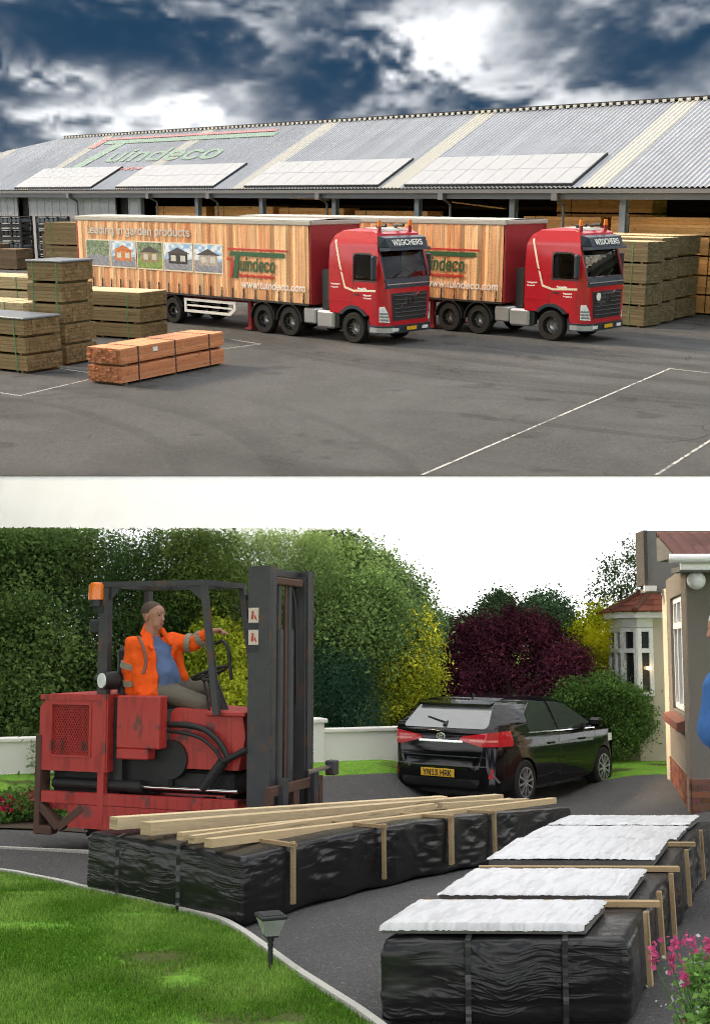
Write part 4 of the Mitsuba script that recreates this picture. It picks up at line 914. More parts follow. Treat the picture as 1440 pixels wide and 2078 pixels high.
def tr(name, label, L, y, cA, cB, ncl, per, size, seed, trunk=None, dy=.75, spread=.5, stem=.12, cat_='tree', group=None, **k):
    lob = lobes_px(L, y, dy, spread, seed); c = np.mean([p for p, _ in lob], 0)
    return tree(name, label, cat_, lob, trunk or (c[0], c[1]), dict(nclump=ncl, per=per, size=size, colA=cA, colB=cB, seed=seed, **k), group, stem)
G = 'tall trees along the garden wall'
tr('tree', 'broad mid green tree at the far left edge, above the flower bed', [(20, 1180, 120, 150), (-60, 1330, 120, 180), (70, 1330, 110, 130), (30, 1450, 90, 80), (110, 1120, 90, 90), (-90, 1150, 120, 140)], 18.6, (.026, .052, .014), (.085, .125, .038), 900, 110, .062, 1, gain=2.1, ztop=BAND, jag=.05, group=G, cr=.22, spread=1.15)
tr('tree', 'dark green feathery conifer behind the forklift rear post', [(190, 1150, 95, 110), (230, 1290, 110, 130), (160, 1420, 100, 100), (280, 1420, 100, 110), (310, 1180, 90, 130), (250, 1480, 120, 60)], 19.0, (.016, .036, .012), (.052, .088, .026), 1000, 110, .062, 2, gain=1.7, ztop=BAND, jag=.06, droop=.8, aspect=.3, group=G, cr=.22, stretch=(1.2, 1, .75), spread=1.15)
tr('tree', 'olive green drooping conifer behind the driver', [(390, 1130, 95, 90), (360, 1260, 90, 110), (430, 1200, 80, 110), (380, 1390, 80, 90), (470, 1330, 60, 110)], 19.3, (.024, .046, .012), (.095, .130, .032), 850, 110, .066, 3, gain=2.0, ztop=BAND, jag=.06, droop=.8, aspect=.3, group=G, cr=.22, stretch=(1.2, 1, .75), spread=1.15)
tr('tree', 'light green willow behind the top of the forklift mast', [(520, 1120, 90, 80), (560, 1210, 80, 90), (620, 1130, 80, 80), (480, 1230, 60, 80), (660, 1210, 70, 90)], 19.8, (.060, .095, .030), (.150, .200, .075), 900, 90, .056, 4, gain=2.4, ztop=BAND, jag=.14, droop=1.1, aspect=.22, group=G, cr=.2, stretch=(.7, .7, 1.4), spread=1.15)
tr('tree', 'tall pale green tree right of the forklift mast', [(680, 1155, 62, 78), (725, 1200, 62, 82), (690, 1270, 70, 80), (750, 1255, 55, 85)], 19.9, (.055, .095, .028), (.135, .190, .065), 900, 90, .052, 5, gain=2.3, ztop=BAND, jag=.25, group=G, cr=.19, spread=1.15)
tr('tree', 'rounded grey green tree whose edge slopes down to the white sky', [(775, 1195, 50, 70), (820, 1240, 50, 62), (800, 1300, 70, 70), (850, 1290, 32, 52)], 20.1, (.060, .10, .035), (.13, .18, .075), 800, 80, .050, 6, gain=2.3, ztop=.0925, jag=.2, group=G, cr=.17)
tr('conifer', 'dark blue green conifer between the mast and the yellow shrub', [(700, 1300, 50, 50), (690, 1370, 65, 70), (720, 1440, 60, 60), (660, 1450, 60, 60), (650, 1340, 40, 60)], 19.3, (.016, .044, .026), (.044, .088, .050), 1100, 44, .042, 7, droop=.5, aspect=.35, cr=.12, cat_='tree')
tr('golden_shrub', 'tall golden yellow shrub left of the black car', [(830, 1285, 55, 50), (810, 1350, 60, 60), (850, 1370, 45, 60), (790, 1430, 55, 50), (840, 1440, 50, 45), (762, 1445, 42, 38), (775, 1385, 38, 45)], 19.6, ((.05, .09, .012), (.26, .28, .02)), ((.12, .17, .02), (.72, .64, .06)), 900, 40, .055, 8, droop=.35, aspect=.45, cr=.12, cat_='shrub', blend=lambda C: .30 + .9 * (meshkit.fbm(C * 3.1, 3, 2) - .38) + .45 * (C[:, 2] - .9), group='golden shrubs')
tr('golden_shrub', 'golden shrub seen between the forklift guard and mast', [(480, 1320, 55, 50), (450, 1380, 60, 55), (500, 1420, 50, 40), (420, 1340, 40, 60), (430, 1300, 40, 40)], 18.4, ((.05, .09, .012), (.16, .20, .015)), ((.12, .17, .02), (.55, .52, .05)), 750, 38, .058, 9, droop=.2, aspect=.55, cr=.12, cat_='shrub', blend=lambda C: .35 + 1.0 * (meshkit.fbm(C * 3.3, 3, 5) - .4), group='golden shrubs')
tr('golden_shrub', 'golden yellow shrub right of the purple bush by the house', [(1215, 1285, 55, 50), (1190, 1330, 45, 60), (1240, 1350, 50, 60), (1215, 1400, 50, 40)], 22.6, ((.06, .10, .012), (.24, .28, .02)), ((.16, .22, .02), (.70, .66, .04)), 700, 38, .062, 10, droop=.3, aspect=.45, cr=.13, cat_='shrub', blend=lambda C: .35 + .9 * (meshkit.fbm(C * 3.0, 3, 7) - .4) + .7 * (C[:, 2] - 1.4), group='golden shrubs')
tr('purple_bush', 'large dark purple bush behind the black car', [(1030, 1310, 100, 58), (950, 1345, 90, 62), (905, 1365, 55, 58), (885, 1395, 40, 48), (1150, 1350, 45, 50), (1100, 1340, 80, 65), (920, 1390, 55, 60), (1020, 1400, 110, 60), (1140, 1390, 50, 55), (1070, 1290, 50, 40), (985, 1295, 45, 40), (1032, 1262, 16, 32), (988, 1276, 14, 30), (1076, 1268, 15, 30), (935, 1302, 14, 28), (1122, 1288, 15, 28), (1160, 1330, 16, 24)], 21.6, (.024, .008, .014), (.115, .030, .052), 1700, 44, .055, 11, jag=0, aspect=.5, cr=.11, cat_='bush')
tr('distant_tree', 'small rounded dark green tree above the purple bush', [(1015, 1228, 36, 24), (985, 1260, 35, 28), (1040, 1265, 45, 30)], 24.5, (.07, .12, .065), (.17, .25, .14), 500, 34, .056, 12, cr=.10, group='trees beyond the purple bush')
tr('distant_tree', 'broad green tree beyond the purple bush, left of the thin birch', [(1105, 1240, 48, 36), (1075, 1275, 50, 30), (1140, 1265, 35, 32)], 24.3, (.07, .13, .075), (.17, .26, .16), 550, 34, .056, 13, cr=.10, group='trees beyond the purple bush')
tr('distant_tree', 'low green conifers between the golden shrub and the purple bush', [(910, 1290, 55, 45), (960, 1280, 45, 30), (890, 1320, 40, 60)], 24.0, (.065, .12, .07), (.16, .24, .15), 600, 34, .056, 14, cr=.10, droop=.4, group='trees beyond the purple bush')
tr('birch', 'thin airy birch beside the dark gable of the house', [(1270, 1210, 40, 60), (1240, 1160, 22, 40), (1275, 1130, 20, 35), (1300, 1180, 30, 60), (1215, 1200, 25, 45), (1255, 1250, 55, 40)], 23.2, (.05, .08, .04), (.12, .16, .09), 300, 24, .05, 15, cr=.10, fill=.5, stem=.05)
tr('round_bush', 'clipped round dark green bush in front of the black car bonnet', [(1225, 1440, 80, 55), (1175, 1450, 50, 45), (1275, 1455, 50, 50), (1220, 1490, 90, 45), (1230, 1410, 55, 35), (1160, 1428, 45, 40), (1195, 1412, 50, 36)], 20.9, (.026, .06, .014), (.10, .165, .045), 1700, 40, .042, 16, cr=.085, cat_='bush', spread=.2, dy=.6)
tr('evergreen', 'dark evergreen mass behind the golden shrub at the house', [(1230, 1420, 60, 60), (1180, 1400, 40, 60), (1300, 1330, 40, 90)], 23.0, (.015, .035, .010), (.045, .08, .022), 500, 22, .08, 17, cr=.12, cat_='tree')
for (x, y, zc, rx, rz, w, sd) in ((-9.8, 9.0, 7.4, 2.8, 4.6, 'nearest the lawn', 71), (-10.0, 13.2, 7.8, 2.8, 5.0, 'beside the flower bed', 72), (-9.8, 17.4, 8.2, 2.6, 4.4, 'beyond the garden wall end', 73)):
    tree('tall_tree', f'tall spreading tree left of the drive, {w}', 'tree', [(np.array([x, y, zc]), (rx, rx, rz)), (np.array([x + .3, y - 1.4, zc - 1.5]), (2.2, 2.0, 3)), (np.array([x - .4, y + 1.5, zc - 1.2]), (2.2, 2.0, 3.2))], (x, y),
        dict(nclump=1100, per=26, size=.26, colA=(.03, .06, .015), colB=(.09, .14, .04), seed=sd, cr=.45), 'tall trees left of the drive', .3)
def flower_bush(name, label, x, y, r, h, cA, cB, pink, n, seed, group=None, cat_='flower bush', size=.05, fs=.04, spikes=None):
    t = thing(name, label, cat_, group); z = float(gz(x, y))
    m, col = crown([((x, y, z + h * .5), (r, r * .8, h * .5))], nclump=n, per=16, size=size, colA=cA, colB=cB, seed=seed, cr=r * .25)
    part(t, 'leaves', m, 'leaf', T(), color=col, kind='stuff')
    q = np.random.default_rng(seed + 5); D = q.normal(0, 1, (n * 4, 3)); D /= np.linalg.norm(D, axis=1, keepdims=True); D[:, 2] = np.abs(D[:, 2])
    C = np.array([x, y, z + h * .5]) + D * np.array([r, r * .8, h * .5]) * q.uniform(.9, 1.1, (len(D), 1))
    if spikes is not None:
        C = np.vstack([np.array(s) + q.normal(0, 1, (38, 3)) * [.011, .011, .024] for s in spikes])
        for s in spikes: part(t, 'stem', tube([(x + (s[0] - x) * .5, y, z + h * .4), (s[0], s[1], s[2] - .03)], .003, 5), 'stem_green', T())
    V, F = leaf_mesh(C, C - np.array([x, y, z + h * .4]), fs, .8, q); col = np.array(pink) * q.uniform(.7, 1.25, (len(C), 1))
    part(t, 'blossoms', trimesh.Trimesh(V, F, process=False), 'leaf', T(), color=np.repeat(col, 4, 0), kind='stuff')
    return t
mat('stem_green', (.08, .16, .05), .7)
flower_bush('azalea', 'bright pink azalea at the far left edge of the flower bed', -4.05, 13.6, .28, .30, (.03, .07, .015), (.07, .13, .03), (.62, .05, .12), 130, 31, 'azaleas in the flower bed', fs=.05)
flower_bush('azalea', 'coral pink azalea in the flower bed behind the forklift tail', -3.62, 13.9, .34, .34, (.04, .08, .02), (.09, .15, .04), (.50, .13, .11), 130, 32, 'azaleas in the flower bed', fs=.045)
k = uniq('flower_bed'); put(k, sheet(lambda u, v: -5.2 + 2.4 * u, lambda u, v: 13.05 + 1.2 * v, 10, 10, .004), 'soil', T()); lab(k, 'strip of brown soil under the pink azaleas', 'flower bed', kind='structure')
flower_bush('grey_bush', 'small pale leaved bush before the garden wall by the forklift tail', -4.0, 16.1, .35, .5, (.08, .11, .06), (.16, .2, .12), (.5, .45, .4), 60, 33, fs=.03)
# potted plant, bottom right
px_, py_ = 1.46, 4.92
t = flower_bush('potted_plant', 'pink flowering pot plant with small green leaves at the lower right corner', px_, py_, .17, .50, (.045, .10, .02), (.15, .26, .07), (.60, .11, .26), 170, 41, size=.034, fs=.022, cat_='potted plant',
    spikes=[pxw(1327, 1937, 4.85), pxw(1364, 1948, 4.8), pxw(1374, 1918, 4.9), pxw(1401, 1910, 4.85), pxw(1386, 1985, 4.8), pxw(1436, 1925, 4.9)])
part(t, 'pot', lathe([(.001, 0), (.10, 0), (.135, .20), (.155, .205), (.155, .25), (.135, .25), (.125, .22), (.001, .22)], 32), 'terracotta', LT(px_, py_), smooth=35)
q = np.random.default_rng(3); C = np.array([px_, py_, .33]) + q.normal(0, 1, (260, 3)) * [.11, .09, .09]; V, F = leaf_mesh(C, C - np.array([px_, py_, .3]), .018, .8, q)
part(t, 'white_blossoms', trimesh.Trimesh(V, F, process=False), 'leaf', T(), color=np.repeat(np.full((260, 3), .62), 4, 0), kind='stuff')

# ---- garden wall
t = thing('garden_wall', 'low white rendered garden wall with stone coping behind the lawn', 'wall')
W0, W1 = np.array([-7.6, 14.95]), np.array([1.6, 18.75]); wd = (W1 - W0) / np.linalg.norm(W1 - W0); WL = np.linalg.norm(W1 - W0); wang = math.atan2(wd[1], wd[0])
def wz(s): p = W0 + wd * s; return float(gz(p[0], p[1]))
MW = LT(W0[0], W0[1], 0, wang)
for i, s in enumerate(np.arange(0, WL, 1.5)):
    e = min(s + 1.5, WL); z = .02
    part(t, 'wall_panel', bx(s + .001, e - .001, 0, .2, -.6, z + .43), 'garden_wall', MW)
    part(t, 'coping', rbx(s + .004, e - .004, -.04, .24, z + .432, z + .49, .012), 'upvc' if False else 'garden_wall', MW)
for s in (7.35, 2.0):
    part(t, 'pier', rbx(s, s + .36, -.06, .28, -.6, .60, .01), 'garden_wall', MW); part(t, 'pier_cap', rbx(s - .04, s + .40, -.10, .32, .602, .67, .015), 'garden_wall', MW)

# ---- the house
h = thing('house', 'grey pebbledash house with a brick plinth at the right edge', 'house')
A, B = np.array([4.10, 14.70]), np.array([4.66, 17.75]); sd = (B - A) / np.linalg.norm(B - A); SL = np.linalg.norm(B - A)
MS = LT(A[0], A[1], 0, math.atan2(sd[1], sd[0]))     # x along the side wall away from the camera, -y into the house... y>0 is outside (left)
z0 = -.55
wall_side = extr(Polygon([(.03, .14), (SL, .14), (SL, 2.72), (.03, 2.72)]).difference(sbox(.45, .86, 2.45, 2.42)), .13, 'y', -.13)
part(h, 'side_wall', wall_side, 'pebbledash', MS)
part(h, 'front_wall', bx(A[0] + .01, 9.0, A[1], A[1] + .25, .14, 2.72), 'pebbledash', T())
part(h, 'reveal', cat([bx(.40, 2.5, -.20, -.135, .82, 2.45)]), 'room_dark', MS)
rb = np.random.default_rng(5)
pl = uniq(h + '__plinth'); put(pl, bx(.03, SL, -.12, .004, z0, .139), 'mortar', MS)
pl2 = uniq(h + '__plinth'); put(pl2, bx(A[0] + .012, 8.9, A[1] - .004, A[1] + .24, z0, .139), 'mortar', T())
def brick_col(): return np.tile(np.array([.165, .066, .046]) * rb.uniform(.7, 1.2) + rb.uniform(-.01, .02, 3), (8, 1))
for r in range(8):
    zz = .137 - (r + 1) * .075
    for c in np.arange(-.1125 * (r % 2), SL, .225):
        a, b = max(c, 0.0), min(c + .215, SL)
        if b - a > .03:
            m = bx(a, b, .0045, .018 + rb.uniform(-.002, .002), zz, zz + .065); part(pl, 'brick', m, 'vcol', MS, color=brick_col()[:len(m.vertices)])
    for c in np.arange(-.1125 * (r % 2) + .0, 1.6, .225):
        a, b = max(c, .0), c + .215
        m = bx(A[0] + a, A[0] + b, A[1] - .018 + rb.uniform(-.002, .002), A[1] - .0045, zz, zz + .065); part(pl2, 'brick', m, 'vcol', T(), color=brick_col()[:len(m.vertices)])
def window(parent, x0, x1, z0_, z1_, M, y=-.10, mull=(), trans=None):
    """a white framed window in the plane y of M, outside is +y"""
    k = uniq(parent + '__window'); f = .07
    put(k, extr(Polygon([(x0, z0_), (x1, z0_), (x1, z1_), (x0, z1_)]).difference(sbox(x0 + f, z0_ + f, x1 - f, z1_ - f)), .08, 'y', y), 'upvc', M)
    for q in mull: part(k, 'mullion', bx(q - .045, q + .045, y + .003, y + .085, z0_ + f, z1_ - f), 'upvc', M)
    if trans: part(k, 'transom', bx(x0 + f, x1 - f, y + .006, y + .092, trans - .04, trans + .04), 'upvc', M)
    ms = [x0 + f, *mull, x1 - f]; zs = [z0_ + f, trans, z1_ - f] if trans else [z0_ + f, z1_ - f]
    for a, b in zip(ms[:-1], ms[1:]):
        for c, d in zip(zs[:-1], zs[1:]): part(k, 'pane', bx(a + .012, b - .012, y + .03, y + .036, c + .012, d - .012), 'tinted', M)
    return k
window(h, .46, 2.44, .88, 2.41, MS, -.12, (1.12, 1.78), 2.02)
part(h, 'brick_sill', extr([(-.1, .68), (.13, .68), (.13, .78), (-.1, .855)], 2.3, 'x', .3), 'terracotta', MS)
# eaves, gutter, tiles
part(h, 'soffit', bx(3.93, 9, 14.30, 14.69, 2.64, 2.70), 'grey_wall', T())
part(h, 'fascia_board', cat([bx(3.93, 9, 14.27, 14.298, 2.66, 2.76)]), 'upvc', T())
part(h, 'gutter', tube([(3.78, 14.20, 2.79), (9, 14.20, 2.79)], .055, 12), 'upvc', T(), smooth=True)
rf = uniq(h + '__roof'); put(rf, extr([(14.28, 2.81), (15.05, 3.13), (15.10, 3.13), (15.10, 2.81)], 5.2, 'x', 3.86), 'grey_wall', T())
for r in range(3):
    for c in range(12):
        w = .30; x0 = 3.86 + c * w; ya, za = 14.22 + r * .27, 2.80 + r * .112
        def fn(u, v): return x0 + (w + .02) * u, ya + .32 * v, za + .133 * v + .030 * np.abs(np.sin(u * np.pi * 2)) ** 1.5 + .024
        m, _ = grid(fn, 13, 2); m2 = mv(m, 0, 0, -.018); m2.faces = m2.faces[:, ::-1]
        n_ = len(m.vertices); e = np.arange(12) * 2; fr_ = np.vstack([np.c_[e, e + 2, e + 2 + n_], np.c_[e, e + 2 + n_, e + n_]])
        mm = trimesh.Trimesh(np.vstack([m.vertices, m2.vertices]), np.vstack([m.faces, m2.faces + n_, fr_]), process=False)
        tc = np.array([.075, .036, .034]) * rb.uniform(.75, 1.25); part(rf, 'tile', mm, 'vcol', T(), color=np.tile(tc, (len(mm.vertices), 1)))
part(rf, 'ridge', tube([(3.86, 15.06, 3.14), (9, 15.06, 3.14)], .05, 10), 'terracotta', T(), smooth=True)
part(h, 'upper_gable', bx(4.46, 7.0, 18.1, 18.5, 2.56, 3.50), 'grey_wall', T())
part(h, 'barge_board', bx(4.40, 4.455, 17.98, 18.5, 2.66, 3.50), 'room_dark', T())
part(h, 'gable_gutter', bx(4.38, 4.56, 17.90, 17.975, 2.57, 2.65), 'upvc', T())
# cream wing with the bay window
part(h, 'cream_wall', bx(5.26, 7.0, 21.0, 21.25, -.6, 2.42), 'cream_wall', T()); part(h, 'cream_wall', bx(4.66, 7, 17.755, 18, -.5, 2.6), 'cream_wall', T())
by = uniq(h + '__bay'); bayp = [(5.26, 20.99), (4.98, 20.99), (4.80, 21.35), (4.80, 22.6), (5.26, 22.6)]
put(by, extr(bayp, 1.46, 'z', -.6), 'cream_wall', T()); part(by, 'lintel', extr(bayp, .16, 'z', 2.07), 'upvc', T())
for (p, q, mu) in (((5.25, 20.985), (4.975, 20.985), ()), ((4.975, 20.985), (4.795, 21.345), ()), ((4.795, 21.345), (4.795, 22.4), (.5,))):
    p, q = np.array(p), np.array(q); d = q - p; L_ = np.linalg.norm(d)
    k = window(h, 0, L_, .87, 2.06, LT(p[0], p[1], 0, math.atan2(d[1], d[0]) ), -.05, mu, 1.66)
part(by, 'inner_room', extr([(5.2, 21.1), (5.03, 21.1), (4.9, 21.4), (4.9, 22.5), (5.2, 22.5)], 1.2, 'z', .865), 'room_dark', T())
part(by, 'bay_fascia', extr([(5.4, 20.85), (4.92, 20.85), (4.66, 21.3), (4.66, 22.7), (5.4, 22.7)], .10, 'z', 2.235), 'upvc', T())
bt = [np.array([5.5, 20.80, 2.34]), np.array([4.90, 20.80, 2.34]), np.array([4.60, 21.28, 2.34]), np.array([4.60, 22.7, 2.34]), np.array([5.5, 21.6, 2.86])]
part(by, 'bay_roof', trimesh.Trimesh(bt, [[0, 4, 1], [1, 4, 2], [2, 4, 3]], process=False), 'terracotta', T())
for (a, b) in ((0, 1), (1, 2), (2, 3)):
    for r in range(5):
        n_ = max(1, int((5 - r) * np.linalg.norm(bt[a] - bt[b]) / 1.1))
        for c in range(n_):
            t0, t1 = r / 5, (r + 1.12) / 5
            def pt(u, v): return (bt[a] * (1 - u) + bt[b] * u) * (1 - v) + bt[4] * v
            u0, u1 = c / n_, (c + .97) / n_
            P = [pt(u0, t0), pt(u1, t0), pt(u1, t1), pt(u0, t1)]; nn = np.cross(P[1] - P[0], P[3] - P[0]); nn /= np.linalg.norm(nn); nn *= np.sign(nn[2])
            m = hull([p_ + nn * o for p_, o in zip(P * 2, [.03, .03, .012, .012, .002, .002, .001, .001])])
            tc = np.array([.30, .105, .075]) * rb.uniform(.75, 1.25); part(by, 'tile', m, 'vcol', T(), color=np.tile(tc, (len(m.vertices), 1)))
for (p, q) in ((bt[1], bt[4]), (bt[2], bt[4])): part(by, 'hip_tile', tube([p + [0, 0, .03], q + [0, 0, .03]], .055, 10), 'terracotta', T(), smooth=True)
k = uniq('table_lamp'); put(k, trimesh.creation.icosphere(2, .035).apply_translation(pxw(1315, 1356, 20.9) ), 'lamp_glow', T()); lab(k, 'small warm lit lamp in the bay window', 'lamp'); scene['lamp_glow'] = dict(type='diffuse', reflectance={'type': 'rgb', 'value': [.7, .5, .25]})
scene[k]['emitter'] = dict(type='area', radiance={'type': 'rgb', 'value': [1.6, 1.0, .42]})
k = thing('globe_lamp', 'white opal globe lamp under the eaves at the house corner', 'lamp'); gp = pxw(1412, 1178, 14.50)
part(k, 'globe', trimesh.creation.icosphere(3, .112).apply_translation(gp), 'opal', T(), smooth=True)
part(k, 'bracket', cyl(gp + [0, 0, .10], (gp[0], gp[1], 2.64), .05, 16), 'black_plastic', T())
# ================================================================== forklift, driver, bystander, car
def bones(B, res=.03, smooth_=8):
    """one continuous surface round a skeleton: each bone (p0, r0, p1, r1) is the hull of two balls"""
    s = trimesh.creation.icosphere(2, 1.0); tot = None
    for b in B:
        if len(b) == 4: P = np.vstack([s.vertices * b[1] + b[0], s.vertices * b[3] + b[2]])
        else: P = np.vstack([s.vertices * np.asarray(r) + p for p, r in zip(b[::2], b[1::2])])
        m = man(hull(P)); tot = m if tot is None else tot + m
    tot = tot.refine_to_length(res); m = unman(tot); m.merge_vertices()
    v0 = m.vertices.copy(); trimesh.smoothing.filter_taubin(m, iterations=smooth_); v1 = m.vertices.copy()
    bad = ~(np.linalg.norm(v1 - v0, axis=1) < max(.02, res * 1.2)); v1[bad] = v0[bad]; m.vertices = v1; return m
def unit(v): v = np.asarray(v, float); return v / np.linalg.norm(v)
def head_bones(c, f, k=1.0):
    f = unit(f); u = np.array([0, 0, 1.0]); s = np.cross(f, u); s = unit(s); u = np.cross(s, f)
    p = lambda a, b, d: c + k * (f * a + s * b + u * d)
    B = [(p(-.02, 0, .045), .088 * k, p(.025, 0, .04), .080 * k), (p(.03, 0, .02), .072 * k, p(.045, 0, -.05), .055 * k), (p(-.02, 0, .02), .075 * k, p(.03, 0, -.06), .052 * k), (p(.055, 0, -.085), .030 * k, p(.03, 0, -.06), .05 * k),
         (p(.094, 0, .022), .011 * k, p(.110, 0, -.018), .014 * k), (p(.094, .012, -.016), .010 * k, p(.094, -.012, -.016), .010 * k), (p(.085, .035, .035), .018 * k, p(.085, -.035, .035), .018 * k)]
    for q in (-1, 1): B.append((p(-.005, q * .083, .015), .016 * k, p(-.012, q * .086, -.025), .012 * k))
    return B, p
def hand(c, d, n, k=1.0, curl=.5):
    """palm at c pointing along d, palm facing n: five bent fingers of different lengths"""
    d, n = unit(d), unit(n); s = np.cross(d, n); out = [(c, .026 * k, c + d * .065 * k + s * .024 * k, .016 * k), (c, .026 * k, c + d * .068 * k - s * .024 * k, .016 * k), (c, .022 * k, c + d * .07 * k, .017 * k)]
    for i, (o, L) in enumerate(((.030, .066), (.010, .078), (-.010, .074), (-.029, .058))):
        p = c + (d * .072 + s * o) * k; a = curl * (.55 + .12 * i)
        q = p + (d * math.cos(a) + n * math.sin(a)) * L * .55 * k; r_ = q + (d * math.cos(2 * a) + n * math.sin(2 * a)) * L * .45 * k
        out += [(p, .0095 * k, q, .0085 * k), (q, .0085 * k, r_, .0070 * k)]
    t0 = c + (d * .015 + s * .030) * k; t1 = t0 + (d * .03 + s * .022 + n * .012) * k; t2 = t1 + (d * .026 + s * .004 + n * .012) * k
    return out + [(t0, .012 * k, t1, .010 * k), (t1, .010 * k, t2, .008 * k)]
# ------------------------------------------------------------------ forklift
FA = -22.0; FM = LT(-1.53, 11.55, 0, math.radians(FA))
fk = thing('forklift', 'worn red truck-mounted forklift with a dark mast and an orange beacon', 'forklift')
P = lambda name, mesh, m, **kw: part(fk, name, mesh, m, FM, **kw)
P('chassis_rail', cat([bx(-1.33, .74, -.60, -.53, .27, .375), bx(-1.33, .74, .53, .60, .07, .375), bx(-1.30, .70, -.52, .52, .20, .27)]), 'worn_red')
P('side_skirt', extr([(-1.02, .265), (.22, .265), (.10, .22), (-.10, .165), (-.42, .05), (-1.02, .05)], .03, 'y', -.60), 'worn_red', label='torn red side skirt above the front wheel')
P('side_skirt', extr([(.42, .265), (.73, .265), (.73, .12), (.55, .14)], .03, 'y', -.60), 'worn_red')
hood = uniq(fk + '__engine_housing')
hs = Polygon([(-1.36, .57), (-1.37, 1.16), (-1.26, 1.29), (-.60, 1.29), (-.60, .57)])
put(hood, unman(man(fix(extr(hs, 1.2, 'y', -.6))) - man(bx(-1.22, -.80, -.7, -.57, .72, 1.19))), 'worn_red', FM)
part(hood, 'grille_backing', bx(-1.22, -.80, -.569, -.56, .72, 1.19), 'dark_gap', FM)
gm = []
for i in range(-12, 26):
    for sg in (1, -1):
        a = LineString([(-1.22 + i * .028, .72), (-1.22 + i * .028 + sg * .47 * .6, 1.19)]).intersection(sbox(-1.22, .72, -.80, 1.19))
        if a.length > .02:
            (xa, za), (xb, zb) = a.coords[0], a.coords[-1]; gm.append(bar((xa, -.584 - .002 * sg, za), (xb, -.584 - .002 * sg, zb), .006, .009, (0, 1, 0)))
part(hood, 'grille_mesh', cat(gm), 'worn_red', FM, kind='stuff')
part(hood, 'grille_frame', extr(sbox(-1.24, .70, -.78, 1.21).difference(sbox(-1.22, .72, -.80, 1.19)), .012, 'y', -.612), 'worn_red', FM)
part(hood, 'panel_edge', cat([bx(-.66, -.615, -.612, -.601, .57, 1.28), bx(-1.36, -.62, -.612, -.601, 1.235, 1.285)]), 'worn_red', FM)
P('side_tank', rbx(-.50, -.04, -.613, -.46, .80, 1.285, .012), 'worn_red')
P('side_tank', rbx(-.50, -.16, -.612, -.46, .70, .799, .012), 'worn_red')
P('sump', bx(-1.33, -.601, -.40, .45, .28, .568), 'rubber')
P('radiator', bx(-.599, -.50, -.5, .5, .45, 1.26), 'black_plastic')
P('engine', cat([rbx(-.58, -.02, -.42, .42, .40, .78, .03), rbx(-.30, .60, -.36, .36, .38, .60, .03)]), 'rubber')
P('drum', cyl((-.02, -.45, .70), (-.02, -.1, .70), .18, 28), 'rubber', smooth=35)
P('cowl', extr([(-.035, .62), (-.035, 1.13), (.02, 1.17), (.34, 1.15), (.72, 1.10), (.75, .92), (.68, .62)], .80, 'y', -.42), 'worn_red')
P('cowl_step', rbx(.36, .76, -.46, .44, 1.105, 1.15, .01), 'worn_red')
P('hydraulic_hose', tube(smoothpath([(-.04, -.45, 1.02), (.16, -.47, 1.02), (.36, -.47, .98), (.52, -.48, .87), (.62, -.48, .72)], 6), .028, 8), 'rubber', smooth=True)
P('hydraulic_hose', tube(smoothpath([(-.04, -.46, .96), (.14, -.49, .95), (.34, -.49, .90), (.50, -.49, .78), (.58, -.48, .64)], 6), .016, 8), 'rubber', smooth=True)
P('tilt_cylinder', cat([cyl((.36, -.49, .45), (.56, -.49, .70), .05, 16), cyl((.56, -.49, .70), (.80, -.49, .82), .03, 12)]), 'rubber', smooth=35)
P('reach_cylinder', cyl((-1.25, -.50, .445), (-.28, -.50, .445), .052, 18), 'rubber', smooth=35)
P('reach_cylinder', cyl((-.42, -.50, .445), (-.27, -.50, .445), .06, 18), 'rubber', smooth=35)
P('chrome_rod', cyl((-.27, -.50, .445), (.72, -.50, .445), .019, 14), 'chrome', smooth=35)
P('frame_post', bx(-.70, -.63, -.605, -.54, .10, .569), 'worn_red')
P('rear_guard', bx(-1.40, -1.34, -.61, -.45, -.02, .90), 'rust'); P('rear_guard', bx(-1.40, -1.34, .45, .61, -.02, .9), 'rust')
mat('rust', (.085, .045, .032), .85)
P('stabiliser_foot', cat([bar((-1.36, -.56, .25), (-1.13, -.56, .04), .09, .07), bar((-1.13, -.56, .04), (-.86, -.56, .24), .09, .07), rbx(-1.38, -1.20, -.62, -.5, -.03, .05, .01)]), 'rust')
wz_ = float(gz(-1.3, 11.3)) + .005
for (x, y, r) in ((.36, -.43, .275), (.36, .43, .275), (-.95, 0, .22)):
    k = uniq(fk + '__wheel'); tm = lathe([(r * .5, -.11), (r * .9, -.11), (r, -.08), (r, .08), (r * .9, .11), (r * .5, .11)], 36, 'y'); tm.apply_translation([x, y, wz_ + r]); put(k, fix(tm), 'tyre', FM, smooth=35)
    lug = [xf(bx(-.018, .018, -.10, .0, r - .005, r + .018), trimesh.transformations.translation_matrix([x, y, wz_ + r]) @ trimesh.transformations.rotation_matrix(a, (0, 1, 0))) for a in np.arange(24) * math.pi / 12]
    lug += [xf(bx(-.018, .018, .0, .10, r - .005, r + .018), trimesh.transformations.translation_matrix([x, y, wz_ + r]) @ trimesh.transformations.rotation_matrix(a + .13, (0, 1, 0))) for a in np.arange(24) * math.pi / 12]
    part(k, 'tread_lugs', cat(lug), 'tyre', FM, kind='stuff'); part(k, 'rim', cyl((x, y - .09, wz_ + r), (x, y + .09, wz_ + r), r * .52, 24), 'worn_red', FM, smooth=35)
